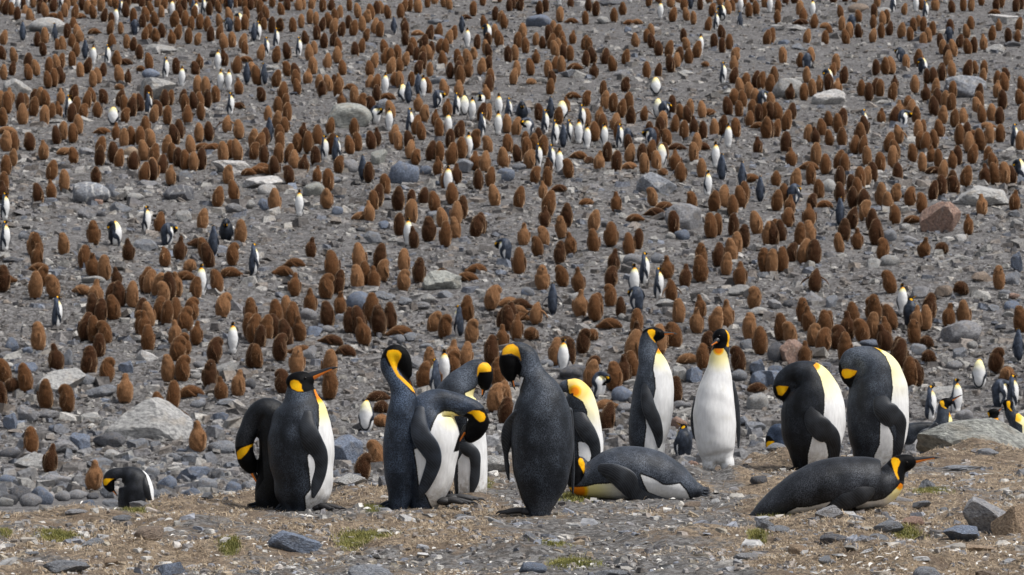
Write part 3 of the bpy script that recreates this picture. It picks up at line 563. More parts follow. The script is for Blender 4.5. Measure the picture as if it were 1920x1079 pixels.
# ------------------------------------------------------------------ adult king penguins
def orient(V, F):
    F = tri(F); a, b, c = V[F[:, 0]], V[F[:, 1]], V[F[:, 2]]
    return F if (a * np.cross(b, c)).sum() > 0 else F[:, ::-1]
class Peng:
    """shapes given in the side plane of the bird, traced at its own distance; crop = (x0, y0, zoom) of the tracing"""
    def __init__(s, crop, base, Z=None, **d):
        ox, oy, k = crop; s.k = k; s.d = d
        bx = ox + base[0] / k
        if Z is None: by = oy + base[1] / k; Z = 1.5 * FPX / (by - 445.0)
        a, _ = ray(bx, 700); s.x, s.Z = a * Z, Z; s.z = H(s.x, Z)
        _, by, dep = project(s.x, Z, s.z)
        s.m = dep / (FPX * k); s.b = ((bx - ox) * k, (by - oy) * k)
        if d.get('rebase'): s.b = base
    def P(s, p): return np.array([[(q[0] - s.b[0]) * s.m, (s.b[1] - q[1]) * s.m] for q in p])
    def body(s, voxel):
        d, m = s.d, s.m; parts = []
        def chain(L, n=60):
            xz = s.P(L); r = np.array([q[2] for q in L]) * m
            rd = np.array([(q[3] if len(q) > 3 and q[3] else q[2] * d.get('dr', .9)) for q in L]) * m
            dy = np.array([q[4] if len(q) > 4 else 0. for q in L]) * m
            return np.column_stack([xz[:, 0], dy, xz[:, 1]]), r, rd
        C_, r, rd = chain(d['spine'])
        parts.append((*sweep(C_, r, rd, 70, 28), {}))
        s.samp = catmull(np.column_stack([C_, r, rd]), 160)
        if 'head' in d:
            x, y, rx, rz, ang = d['head'][:5]; q = s.P([(x, y)])[0]; a = math.radians(ang)
            dyh = d['head'][5] * m if len(d['head']) > 5 else 0
            parts.append((*uvsphere((q[0], dyh, q[1]), (rx * m, min(rz, rx) * .86 * m, rz * m), ax=(math.cos(a), math.sin(a))), {}))
        for (x, y, rx, rz, ry, dy, ang) in d.get('ell', []):
            q = s.P([(x, y)])[0]; a = math.radians(ang)
            parts.append((*uvsphere((q[0], dy * m, q[1]), (rx * m, ry * m, rz * m), ax=(math.cos(a), math.sin(a))), {}))
        V, F, _ = join_np(parts)
        V, F = remesh(V, F, voxel, d.get('smooth', 4))
        # soft irregularities of real plumage
        amp = .004
        nz = vn(V[:, 0] * 16 + V[:, 1] * 9, V[:, 2] * 13 + V[:, 1] * 5, 5)
        V[:, 0] += amp * nz; V[:, 1] += amp * vn(V[:, 2] * 15, V[:, 0] * 15, 6)
        P2 = V[:, [0, 2]]
        def fld(key, default=-1.):
            f = np.full(len(V), default)
            for p in d.get(key, []): f = np.maximum(f, sdist(P2, s.P(p)))
            return f
        A = {'wht': fld('white'), 'blk': fld('black'), 'ear': fld('ear')}
        far = V[:, 1] > d.get('split', 0) * m
        fm = d.get('far', 'same')
        if fm == 'dark': A['wht'] = np.where(far, -1., A['wht'])
        if fm == 'white': A['wht'] = np.where(V[:, 1] > .03, np.maximum(A['wht'], V[:, 1] - .05), A['wht']); A['wht'] = np.where(V[:, 2] > d.get('neckz', 9), fld('white'), A['wht'])
        w = np.zeros(len(V))
        for (x, y, r0, r1, st) in d.get('warm', []):
            q = s.P([(x, y)])[0]; dist = np.hypot(P2[:, 0] - q[0], P2[:, 1] - q[1]) / m
            w = np.maximum(w, st * np.clip((r1 - dist) / (r1 - r0), 0, 1))
        A['warm'] = w
        g = np.full(len(V), d.get('grey0', .32))
        for (x, y, rr, st) in d.get('grey', []):
            q = s.P([(x, y)])[0]; dist = np.hypot(P2[:, 0] - q[0], P2[:, 1] - q[1]) / m
            g = np.maximum(g, st * np.exp(-(dist / rr) ** 2))
        A['grey'] = g
        return V, F, A
    def depth_at(s, x, z):
        S = s.samp; dd = np.hypot(S[:, 0] - x, S[:, 2] - z) / np.maximum(S[:, 3], 1e-4)
        h = S[:, 4] * np.sqrt(np.clip(1 - dd ** 2, .04, 1)) - S[:, 1] * 1.0
        return float(h[dd < 1.35].max()) if (dd < 1.35).any() else float(S[np.argmin(dd), 4] * .2)
    def flipper(s, L, sign=-1):
        xz = s.P(L); hw = np.array([q[2] for q in L]) * s.m
        dy = np.array([sign * (s.depth_at(x, z) + .007) for x, z in xz])
        off = np.array([q[3] if len(q) > 3 else 0. for q in L]) * s.m
        off[0] -= sign * .034; off[1] -= sign * .010
        th = np.interp(np.arange(len(L)), [0, 1, 2, len(L) - 1], [.022, .020, .014, .007])
        V, F = sweep(np.column_stack([xz[:, 0], dy + off, xz[:, 1]]), hw, th, 34, 18)
        e = np.abs(np.cos(np.linspace(0, 2 * math.pi, 18, endpoint=False))); e = np.r_[np.tile(e, (len(V) - 2) // 18), 0, 0]
        return V, orient(V, F), {'edge': e}
    def bill(s):
        bx, by, tx, ty, r, side = s.d['bill'][:6]; q = s.P([(bx, by), (tx, ty)]); m = s.m
        dy = [v * m for v in (s.d['bill'][6:8] if len(s.d['bill']) > 7 else (0, 0))]
        d = q[1] - q[0]; L = np.linalg.norm(d); d /= L; nrm = np.array([d[1], -d[0]]) * side     # nrm: lower edge of the bill
        pts, ra = [], []
        for t, w, bend in ((-.25, 1.05, 0), (0, 1, 0), (.3, .72, -.012), (.6, .46, -.02), (.85, .28, -.008), (1., .10, .028)):
            c = q[0] + d * L * t + nrm * L * bend * .9; pts.append([c[0], dy[0] + (dy[1] - dy[0]) * t, c[1]]); ra.append(r * m * w)
        V, F = sweep(np.array(pts), ra, np.array(ra) * .72, 26, 14)
        w = V[:, [0, 2]] - q[0]; t = w @ d / L; lo = w @ nrm
        ora = np.minimum(lo - .10 * r * m + .004 * t, (.78 - t) * .05); ora = np.minimum(ora, (t - .02) * .1)
        return V, orient(V, F), {'ora': ora}
    def tail(s, x0, y0, x1, y1, w, n=9):
        parts = []; q = s.P([(x0, y0), (x1, y1)]); d = q[1] - q[0]; L = np.linalg.norm(d)
        for i in range(n):
            f = (i - (n - 1) / 2) / (n / 2); e = q[1] + np.array([-d[1], d[0]]) / L * f * w * s.m * .8; sh = 1 - .15 * abs(f)
            b = q[0] + np.array([-d[1], d[0]]) / L * f * w * s.m * .5
            e = b + (e - b) * sh; rr = w * s.m * .2
            yy = .01 * ((i % 3) - 1)
            V, F = sweep(np.array([[b[0], yy, b[1]], [(b[0] + e[0]) / 2, yy - .004, (b[1] + e[1]) / 2], [e[0], yy, max(e[1], .004)]]), [rr, rr, rr * .25], [.012, .008, .002], 10, 8)
            parts.append((V, orient(V, F), {}))
        V, F, _ = join_np(parts); return V, F, {'wht': np.full(len(V), -1.), 'blk': np.full(len(V), -1.), 'ear': np.full(len(V), -1.), 'warm': np.zeros(len(V)), 'grey': np.full(len(V), .45)}
def foot_mesh(sc=1.):
    parts = [(*uvsphere((0, 0, .014), (.035, .03, .018), 14, 8), {})]
    for a, L in ((-.42, .085), (0, .105), (.42, .085)):
        ca, sa = math.cos(a), math.sin(a); pts = np.array([[0, 0, .016], [L * .5 * ca, L * .5 * sa, .018], [L * ca, L * sa, .010]])
        V, F = sweep(pts, [.012, .012, .008], [.014, .014, .009], 10, 8); parts.append((V, orient(V, F), {}))
        pts = np.array([[L * ca, L * sa, .011], [(L + .02) * ca, (L + .02) * sa, .010], [(L + .034) * ca, (L + .034) * sa, .001]])
        V, F = sweep(pts, [.006, .0045, .0012], [.006, .0045, .0012], 6, 6); parts.append((V, orient(V, F), {}))
    # webs
    for a0, a1 in ((-.42, 0), (0, .42)):
        p = np.array([[0, 0, .016], [.085 * math.cos(a0), .085 * math.sin(a0), .011], [.078 * math.cos((a0 + a1) / 2), .078 * math.sin((a0 + a1) / 2), .009], [.09 * math.cos(a1), .09 * math.sin(a1), .011]])
        V = np.vstack([p, p - [0, 0, .005]]); F = np.array([[0, 1, 2], [0, 2, 3], [4, 6, 5], [4, 7, 6], [1, 5, 6], [1, 6, 2], [2, 6, 7], [2, 7, 3]]); parts.append((V, F, {}))
    V, F, _ = join_np(parts); return mesh_np('foot', V * sc, F)
FOOT = foot_mesh(); FOOT.materials.append(M_FT)
EYEM = mesh_np('eye', *uvsphere((0, 0, 0), (.0065, .0065, .0065), 12, 8)); EYEM.materials.append(M_EYE)

PENGUINS = []
def build_penguin(pg, label, tone=(1, 1, 1), group=None, mark=None):
    d = pg.d; root = bpy.data.objects.new('king_penguin', None); C.objects.link(root); root.empty_display_size = .1
    root.location = (pg.x, pg.Z, pg.z if pg.Z > 31 else 0.); tag(root, label, 'penguin', group)
    def add(nm, VFA, mat):
        V, F, A = VFA; o = link(nm, mesh_np(nm, V, F, True, A), mat, root); o.color = (*tone, .05 if d.get('dr', .9) > 1 else 1); return o
    add('body', pg.body(d.get('voxel', .0078)), M_AD)
    for L in d.get('flip', []): add('flipper', pg.flipper(L), M_FL)
    if d.get('far', 'same') == 'same' and d.get('flip') and not d.get('nofar'): add('flipper', pg.flipper(d['flip'][0], 1), M_FL)
    if 'bill' in d: add('bill', pg.bill(), M_BI)
    if 'tail' in d: add('tail', pg.tail(*d['tail']), M_AD)
    for (x, y, a, dy) in d.get('feet', []):
        q = pg.P([(x, y)])[0]; f = link('foot', FOOT, None, root); f.location = (q[0], dy, max(q[1], 0.)); f.rotation_euler = (0, 0, math.radians(a)); f.scale = (1.35,) * 3
    for (x, y) in d.get('eye', []):
        q = pg.P([(x, y)])[0]; e = link('eye', EYEM, None, root); hd = d['head']; e.location = (q[0], (hd[5] * pg.m if len(hd) > 5 else 0) - min(hd[3], hd[2]) * .86 * pg.m * .93, q[1])
    PENGUINS.append(dict(px=960 + FPX * pg.x / pg.Z, py=project(pg.x, pg.Z, pg.z + .4)[1], mark=mark)); return root
C1 = (400, 600, 2.697); C2 = (690, 620, 2.996); C3 = (920, 620, 2.84); C4 = (1150, 600, 3.37); C5 = (1400, 620, 2.84); C6 = (1700, 600, 3.855); C7 = (0, 800, 3.867)
D = {}
D['p1'] = dict(crop=C1, base=(300, 955), grey0=.10, dr=.9, spine=[(275, 948, 60), (285, 880, 78), (312, 780, 88), (328, 660, 95), (322, 560, 92), (300, 490, 84), (265, 465, 72), (225, 485, 62), (185, 545, 54), (160, 610, 48), (158, 660, 46), (172, 715, 44), (190, 752, 32)],
     head=(170, 700, 62, 45, -68), black=[[(90, 640), (125, 640), (175, 630), (245, 600), (260, 800), (200, 900), (90, 800)]], ear=[[(119, 668), (122, 705), (142, 702), (172, 672), (188, 645), (228, 618), (188, 630), (140, 648)]],
     bill=(196, 762, 244, 874, 17, 1), tail=(262, 935, 165, 960, 36), grey=[(180, 560, 40, .3)])
D['p2'] = dict(crop=C1, base=(430, 966), grey0=.22, dr=.88, spine=[(448, 948, 100, 80), (450, 890, 140), (455, 800, 152), (446, 700, 166), (442, 600, 166), (444, 510, 150), (448, 445, 122), (444, 395, 88), (440, 350, 73), (438, 318, 60)],
     head=(438, 310, 76, 50, 6), white=[[(508, 352), (535, 340), (660, 340), (660, 1000), (474, 1000), (472, 930), (470, 885), (500, 850), (494, 780), (483, 680), (520, 640), (535, 590), (540, 500), (536, 430), (520, 385)]],
     black=[[(340, 330), (372, 336), (400, 352), (430, 364), (470, 364), (508, 352), (525, 310), (660, 250), (560, 200), (340, 200)]], ear=[[(388, 325), (392, 308), (410, 301), (432, 306), (450, 326), (450, 345), (460, 360), (430, 360), (398, 346)]],
     warm=[(535, 372, 22, 75, 1.), (545, 440, 30, 110, .42)], flip=[[(478, 470, 34), (482, 540, 46), (505, 610, 54), (538, 672, 46), (545, 745, 36), (527, 825, 28), (510, 888, 9)]],
     bill=(500, 284, 627, 237, 22, 1), tail=(375, 925, 318, 984, 34), grey=[(440, 372, 60, .95), (470, 470, 60, .5), (350, 960, 50, .6), (400, 560, 60, .45)], eye=[(468, 292)], feet=[(520, 960, -20, -.04)])
D['p3'] = dict(crop=C2, base=(190, 1003), grey0=.34, spine=[(170, 985, 60), (185, 900, 78), (190, 800, 100), (190, 700, 106), (192, 600, 104), (198, 500, 96), (200, 410, 80), (190, 340, 66), (158, 270, 57), (125, 205, 52), (122, 150, 48), (155, 122, 46), (192, 150, 48), (208, 200, 44), (222, 245, 30)],
     head=(192, 170, 64, 46, -62), black=[[(60, 175), (60, 70), (280, 70), (280, 340), (250, 322), (205, 268), (180, 235), (160, 200), (120, 200), (95, 150)]],
     ear=[[(104, 135), (112, 112), (140, 106), (172, 110), (190, 128), (186, 152), (168, 185), (162, 215), (178, 245), (225, 290), (284, 350), (276, 358), (215, 305), (165, 258), (140, 215), (118, 170)]],
     bill=(215, 245, 250, 318, 16, 1), tail=(140, 965, 62, 1004, 34), grey=[(150, 270, 75, 1.), (190, 380, 90, .9), (130, 500, 60, .5)], white=[[(225, 305), (285, 345), (290, 370), (270, 355), (240, 330)]], warm=[(275, 350, 30, 60, .9)])
D['p4'] = dict(crop=C2, base=(300, 1000), grey0=.36, dr=.92, spine=[(310, 975, 85, 75), (325, 900, 122), (340, 800, 146), (346, 700, 160), (350, 600, 166), (345, 520, 152), (350, 450, 118), (395, 412, 88), (460, 410, 70), (535, 424, 60), (598, 452, 56), (626, 510, 56), (606, 562, 50), (575, 600, 36)],
     head=(608, 530, 70, 54, -130), white=[[(262, 665), (300, 640), (345, 590), (355, 560), (372, 510), (395, 468), (430, 450), (475, 455), (515, 480), (532, 510), (560, 560), (560, 1010), (368, 1010), (335, 930), (288, 858), (278, 760)]],
     black=[[(528, 500), (535, 478), (560, 462), (600, 442), (720, 420), (720, 620), (600, 660), (480, 680), (505, 600), (525, 560)]], ear=[[(556, 461), (590, 446), (625, 448), (652, 462), (662, 485), (652, 508), (628, 513), (606, 495), (585, 470)]],
     warm=[(512, 488, 12, 60, .62), (480, 470, 20, 110, .4)], flip=[[(300, 440, 36), (292, 520, 48), (305, 590, 56), (350, 655, 56), (372, 722, 44), (348, 805, 38), (314, 880, 28), (296, 925, 9)]],
     bill=(540, 565, 487, 665, 17, -1), tail=(230, 950, 150, 998, 40), feet=[(430, 975, -8, -.05), (470, 965, 8, .07)], grey=[(330, 400, 90, .7), (560, 410, 70, .75), (280, 560, 60, .5), (200, 960, 80, .55), (350, 940, 40, .6)])
D['p5'] = dict(crop=C2, base=(600, 945), Z=24.6, grey0=.3, spine=[(585, 930, 70), (580, 880, 88), (575, 800, 96), (572, 700, 100), (565, 600, 102), (545, 500, 114), (505, 420, 122), (485, 355, 118), (508, 292, 98), (560, 228, 70), (608, 184, 54), (652, 195, 46), (660, 240, 42), (655, 280, 32)],
     head=(655, 225, 62, 44, -92), white=[[(545, 320), (590, 300), (632, 280), (660, 320), (760, 400), (760, 960), (505, 960), (508, 880), (505, 700), (540, 640), (560, 560), (560, 400)]],
     black=[[(614, 230), (616, 205), (650, 203), (692, 198), (690, 160), (645, 140), (615, 120), (760, 100), (760, 380), (640, 360), (622, 290)]], ear=[[(612, 232), (616, 180), (625, 160), (645, 148), (675, 152), (692, 175), (692, 200), (650, 203), (625, 204), (618, 222)]],
     warm=[(625, 290, 15, 90, .6), (600, 330, 40, 150, .4)], flip=[[(520, 590, 34), (560, 630, 40), (598, 665, 34), (604, 735, 28), (598, 810, 27), (580, 885, 9)]], bill=(652, 285, 640, 345, 17, 1), nofar=1,
     feet=[(540, 955, -5, -.02)], tail=(470, 880, 440, 940, 30), grey=[(540, 240, 90, 1.), (560, 680, 40, .4)])
D['p6'] = dict(crop=C3, base=(255, 990), grey0=.26, dr=.84, far='white', neckz=.72, spine=[(262, 965, 62), (262, 905, 98), (265, 820, 138), (272, 720, 158), (275, 610, 167), (272, 500, 164), (268, 410, 150), (258, 330, 118), (232, 262, 84), (212, 205, 64), (195, 140, 56), (155, 110, 50), (112, 120, 50), (95, 165, 50), (100, 215, 44), (108, 250, 30)],
     head=(98, 165, 72, 52, -84), black=[[(20, 260), (20, 125), (58, 132), (100, 130), (140, 140), (168, 190), (162, 215), (120, 330), (20, 330)]], ear=[[(60, 130), (62, 100), (88, 76), (120, 70), (145, 88), (158, 130), (163, 165), (148, 140), (110, 122)]],
     white=[[(60, 575), (100, 580), (112, 640), (116, 740), (135, 800), (160, 885), (175, 935), (140, 920), (70, 780)], [(176, 250), (150, 330), (128, 400), (112, 470), (80, 470), (120, 330), (160, 245)]],
     flip=[[(150, 440, 30, 10), (108, 510, 40, 30), (88, 580, 34, 45), (82, 660, 14, 55), (88, 730, 13, 55), (96, 792, 6, 50)], [(415, 430, 22, 60), (428, 520, 16, 90), (434, 640, 13, 90), (438, 760, 11, 90), (438, 870, 5, 90)]],
     bill=(106, 232, 130, 318, 16, -1), tail=(280, 935, 292, 1015, 34, 11), feet=[(200, 985, 160, .02), (250, 985, 100, .06)], grey=[(215, 180, 70, .95), (260, 350, 120, .6), (290, 960, 110, .6), (400, 380, 60, .5)])
D['p7'] = dict(crop=C3, base=(490, 878), grey0=.22, spine=[(490, 860, 66), (492, 790, 88), (496, 700, 100), (496, 600, 102), (490, 500, 98), (484, 420, 88), (470, 350, 74), (448, 308, 56), (418, 296, 38), (392, 300, 32)],
     white=[[(412, 300), (408, 240), (680, 240), (680, 900), (560, 900), (580, 680), (576, 590), (545, 540), (512, 490), (514, 430), (490, 375), (455, 352), (440, 345), (440, 330), (420, 335)], [(465, 588), (505, 592), (535, 625), (535, 660), (520, 720), (470, 720)]],
     warm=[(448, 322, 18, 62, .95), (460, 300, 60, 160, .55), (500, 380, 60, 200, .28)], flip=[[(468, 430, 34), (486, 490, 44), (520, 548, 44), (548, 600, 34), (556, 660, 26), (550, 730, 8)]], grey=[(400, 285, 60, .9)])
D['p8'] = dict(crop=C3, base=(780, 900), grey0=.42, dr=1.05, spine=[(1095, 850, 40, 60), (1040, 835, 78, 95), (960, 805, 112, 130), (870, 775, 136, 150), (770, 762, 146, 160), (670, 765, 142, 155), (590, 785, 118, 135), (530, 805, 92, 110), (490, 815, 74, 88), (462, 800, 56, 64), (462, 750, 52, 56), (468, 715, 46, 50)],
     head=(468, 742, 62, 50, 85), white=[[(400, 835), (505, 826), (560, 812), (640, 806), (700, 808), (722, 850), (742, 897), (600, 960), (400, 920)], [(792, 755), (860, 780), (915, 815), (960, 815), (1003, 808), (1040, 850), (1060, 895), (1052, 920), (1020, 930), (980, 918), (900, 880), (835, 852), (812, 810)]],
     black=[[(400, 640), (470, 665), (500, 700), (500, 760), (480, 800), (455, 822), (400, 830)]], ear=[[(466, 690), (474, 676), (490, 682), (501, 706), (500, 740), (494, 758), (480, 728), (469, 712)]],
     warm=[(465, 850, 28, 85, 1.), (500, 860, 60, 220, .4)], flip=[[(585, 735, 34), (650, 750, 50), (715, 790, 62), (765, 850, 50), (835, 890, 36, -25), (920, 912, 26, -45), (990, 926, 9, -50)]], tail=(1080, 850, 1172, 862, 34),
     grey=[(1050, 800, 120, .7), (620, 690, 100, .7), (505, 750, 40, .9), (850, 720, 200, .55)])
D['p9'] = dict(crop=C4, base=(230, 974), grey0=.34, spine=[(232, 950, 70), (228, 880, 98), (214, 800, 116), (222, 720, 128), (234, 640, 133), (246, 560, 136), (254, 480, 130), (258, 400, 118), (248, 320, 99), (232, 260, 78), (220, 205, 62), (220, 155, 54), (230, 125, 46)],
     head=(255, 118, 74, 46, -3), white=[[(290, 185), (330, 180), (480, 180), (480, 1010), (180, 1010), (195, 800), (206, 700), (198, 620), (235, 560), (255, 505), (264, 460), (262, 400), (250, 335), (262, 250), (280, 210)]],
     black=[[(175, 112), (195, 50), (460, 50), (460, 160), (330, 160), (285, 172), (268, 168), (240, 140), (212, 98), (190, 112)]], ear=[[(212, 100), (222, 88), (245, 84), (263, 92), (263, 115), (250, 140), (255, 152), (272, 170), (262, 170), (232, 138)]],
     warm=[(288, 215, 14, 46, .9), (300, 240, 25, 130, .42)], flip=[[(214, 430, 34), (208, 500, 38), (222, 580, 44), (252, 650, 44), (275, 720, 35), (285, 785, 24), (284, 826, 9)]], bill=(306, 112, 402, 114, 14, 1), tail=(160, 930, 110, 975, 30), feet=[(290, 968, -10, -.06), (280, 968, 10, .06)],
     grey=[(205, 220, 95, 1.), (200, 350, 90, .7), (215, 430, 50, .6)], eye=[(292, 103)])
D['p10'] = dict(crop=C4, base=(660, 982), grey0=.4, dr=.95, far='dark', split=30, spine=[(655, 850, 106, 66), (650, 820, 115, 100), (645, 760, 126), (640, 660, 134), (638, 560, 132), (645, 470, 118), (655, 390, 98), (664, 310, 78), (670, 240, 62), (680, 190, 55), (684, 150, 50)],
     head=(682, 116, 58, 62, 0), ell=[(606, 900, 46, 78, 50, 0, -3), (722, 908, 45, 74, 48, 0, 3)],
     white=[[(622, 195), (640, 178), (695, 178), (715, 205), (738, 290), (752, 370), (762, 470), (785, 560), (790, 1010), (500, 1010), (490, 700), (505, 520), (540, 380), (590, 270)]],
     black=[[(600, 30), (780, 30), (735, 60), (735, 130), (716, 165), (690, 180), (640, 180), (600, 185)]], ear=[[(702, 55), (760, 55), (770, 150), (722, 172), (712, 165), (722, 130), (720, 90)]],
     warm=[(662, 188, 20, 52, 1.), (665, 210, 40, 140, .42)], flip=[[(520, 500, 10, 40), (506, 580, 12, 60), (502, 660, 13, 60), (514, 730, 11, 50), (532, 778, 5, 40)], [(752, 400, 16, 30), (772, 500, 20, 50), (785, 600, 18, 60), (792, 700, 14, 60), (792, 805, 6, 60)]],
     bill=(650, 132, 608, 165, 15, -1, -48, -80), feet=[(612, 980, -105, -.07), (716, 984, -75, -.07)], grey=[(725, 250, 60, .9), (770, 500, 60, .6)], eye=[(668, 100)])
D['p11'] = dict(crop=C5, base=(330, 752), grey0=.10, spine=[(300, 745, 55), (318, 700, 95), (338, 640, 138), (350, 560, 164), (355, 480, 172), (355, 400, 168), (346, 320, 145), (325, 262, 112), (285, 235, 78), (240, 236, 58), (202, 262, 50), (185, 310, 44), (200, 345, 36)],
     head=(188, 305, 62, 44, 70), ell=[(238, 292, 44, 44, 46, 0, 0)], white=[[(352, 183), (400, 150), (640, 150), (640, 720), (480, 720), (488, 640), (486, 560), (470, 515), (430, 475), (400, 450), (405, 390), (405, 330), (388, 250), (366, 205)], [(342, 550), (385, 565), (415, 600), (428, 660), (420, 760), (322, 760), (320, 650)]],
     black=[[(130, 290), (155, 292), (222, 297), (235, 320), (190, 390), (130, 360)]], ear=[[(154, 300), (170, 292), (222, 296), (212, 318), (186, 348), (166, 342)]],
     warm=[(368, 188, 12, 35, .9), (390, 220, 40, 190, .40)], flip=[[(342, 400, 34), (350, 470, 54), (392, 522, 62), (440, 560, 48), (460, 625, 34), (456, 700, 24), (448, 750, 9)]], tail=(262, 735, 230, 756, 24), grey=[(330, 500, 60, .35)])
D['p12'] = dict(crop=C5, base=(660, 742), grey0=.26, spine=[(648, 738, 60), (662, 700, 100), (682, 640, 132), (694, 560, 156), (699, 470, 164), (700, 380, 165), (704, 290, 150), (690, 215, 122), (650, 168, 90), (602, 148, 66), (560, 156, 56), (536, 195, 50), (545, 245, 42), (560, 275, 32)],
     head=(542, 205, 66, 48, 75), ell=[(596, 222, 46, 50, 50, 0, 0)], white=[[(676, 88), (700, 60), (960, 60), (960, 760), (806, 760), (812, 660), (824, 560), (822, 475), (790, 420), (757, 388), (768, 300), (760, 195), (735, 135), (705, 105)], [(700, 478), (745, 510), (768, 560), (770, 650), (755, 760), (665, 760), (672, 660), (698, 600)]],
     black=[[(470, 180), (495, 165), (504, 200), (515, 212), (585, 216), (570, 260), (545, 330), (470, 280)]], ear=[[(503, 222), (508, 205), (530, 202), (586, 213), (570, 238), (545, 253), (520, 255), (507, 240)]],
     warm=[(690, 92, 18, 60, .75), (740, 150, 30, 260, .36)], flip=[[(706, 330, 36), (712, 400, 54), (750, 445, 62), (795, 480, 46), (805, 545, 30), (798, 620, 27), (788, 700, 10)]], tail=(610, 725, 570, 744, 24), grey=[(600, 150, 110, .9), (700, 300, 90, .5), (770, 460, 50, .4)])
D['p13'] = dict(crop=C5, base=(420, 990), grey0=.20, dr=1.05, spine=[(50, 985, 36, 55), (110, 945, 60, 85), (190, 900, 85, 115), (280, 860, 112, 140), (380, 825, 132, 152), (480, 810, 143, 155), (580, 804, 141, 155), (660, 806, 137, 145), (715, 812, 118, 125), (758, 792, 88, 94), (788, 740, 62, 66), (812, 702, 48, 48)],
     head=(825, 702, 80, 50, 12), white=[[(570, 915), (620, 898), (680, 894), (722, 884), (756, 858), (788, 828), (812, 800), (830, 810), (830, 860), (800, 960), (600, 985)], [(190, 990), (215, 955), (260, 930), (330, 926), (440, 896), (425, 935), (398, 965), (300, 1010), (210, 1010)]],
     black=[[(735, 690), (742, 630), (1080, 630), (1080, 740), (880, 790), (812, 792), (795, 758), (770, 728)]], ear=[[(767, 692), (770, 674), (785, 667), (805, 672), (815, 690), (808, 708), (800, 722), (797, 748), (808, 782), (800, 784), (786, 760), (778, 735)]],
     warm=[(812, 815, 14, 40, .95), (800, 840, 30, 110, .42)], flip=[[(655, 815, 36), (610, 850, 50), (560, 872, 52), (505, 900, 42, -14), (445, 930, 26, -20), (405, 955, 8, -22)]], bill=(888, 685, 1032, 668, 19, 1), nofar=1,
     tail=(70, 970, -10, 1015, 34), grey=[(780, 770, 40, .6), (560, 790, 110, .7), (640, 760, 70, .55), (150, 920, 100, .6), (300, 800, 120, .4)], eye=[(850, 692)])
D['p14'] = dict(crop=C5, base=(200, 800), Z=42, grey0=.5, spine=[(205, 800, 60), (205, 720, 70), (200, 630, 66), (190, 560, 54), (165, 535, 40), (140, 550, 32), (128, 590, 30), (135, 625, 26)], head=(130, 605, 38, 30, -75),
     black=[[(80, 560), (120, 560), (150, 590), (160, 700), (80, 700)]], ear=[[(103, 600), (112, 588), (148, 588), (135, 612), (120, 630), (106, 628)]], bill=(145, 650, 158, 690, 9, 1), voxel=.009)
D['p15'] = dict(crop=C7, base=(985, 700), Z=42, grey0=.12, spine=[(985, 690, 100), (985, 620, 124), (985, 540, 130), (985, 460, 128), (975, 400, 108), (935, 362, 78), (885, 350, 54), (830, 348, 46), (790, 370, 42), (785, 415, 40), (802, 448, 32)],
     head=(788, 405, 58, 42, -70), white=[[(1010, 285), (1200, 280), (1200, 720), (1108, 720), (1105, 560), (1090, 440), (1062, 350), (1030, 315)], [(845, 385), (870, 372), (888, 375), (885, 400), (862, 450), (850, 480), (842, 440)]],
     black=[[(700, 380), (750, 376), (838, 374), (850, 430), (870, 540), (760, 520), (700, 440)]], ear=[[(748, 402), (752, 382), (770, 374), (832, 376), (800, 396), (775, 425), (756, 425)]], bill=(815, 455, 851, 506, 13, 1),
     flip=[[(1050, 380, 22), (1062, 440, 28), (1078, 500, 26), (1100, 560, 14)]], grey=[(850, 345, 60, .35)], voxel=.008)
D['p16'] = dict(crop=C6, base=(215, 1010), Z=50, grey0=.42, spine=[(150, 960, 60), (185, 900, 72), (225, 845, 78), (255, 790, 76), (268, 735, 64), (266, 690, 50), (262, 650, 42), (266, 612, 38)], head=(285, 597, 50, 34, 8),
     white=[[(308, 660), (330, 650), (400, 700), (400, 900), (285, 900), (290, 800), (300, 720)], [(100, 842), (112, 790), (150, 776), (205, 784), (228, 812), (190, 828), (165, 842)]], black=[[(230, 595), (240, 540), (420, 520), (420, 610), (330, 640), (290, 640), (268, 620), (262, 585)]], ear=[[(236, 600), (244, 583), (264, 583), (270, 605), (268, 622), (292, 642), (280, 643), (250, 628)]],
     warm=[(315, 680, 10, 45, .85), (330, 700, 20, 120, .42)], ell=[(168, 808, 66, 26, 60, -10, 10)], bill=(322, 582, 406, 540, 12, 1), voxel=.008, flip=[[(215, 760, 26, -10), (160, 800, 26, -40), (110, 815, 22, -60), (50, 858, 8, -60)]], nofar=1, grey=[(265, 680, 60, .9)], tail=(140, 930, 100, 960, 20))
D['p19'] = dict(crop=C6, base=(625, 1000), Z=52, grey0=.3, spine=[(622, 960, 60), (622, 860, 70), (624, 780, 60), (626, 730, 42), (628, 695, 34)], head=(628, 672, 46, 32, 4), black=[[(560, 690), (560, 620), (720, 610), (720, 690), (640, 712), (600, 705)]],
     ear=[[(572, 688), (578, 670), (592, 668), (598, 688), (592, 705), (578, 704)]], white=[[(608, 715), (690, 700), (720, 1000), (590, 1000), (600, 760)]], warm=[(645, 715, 22, 50, .85), (645, 740, 30, 120, .4)], bill=(655, 665, 694, 632, 10, 1), voxel=.009)
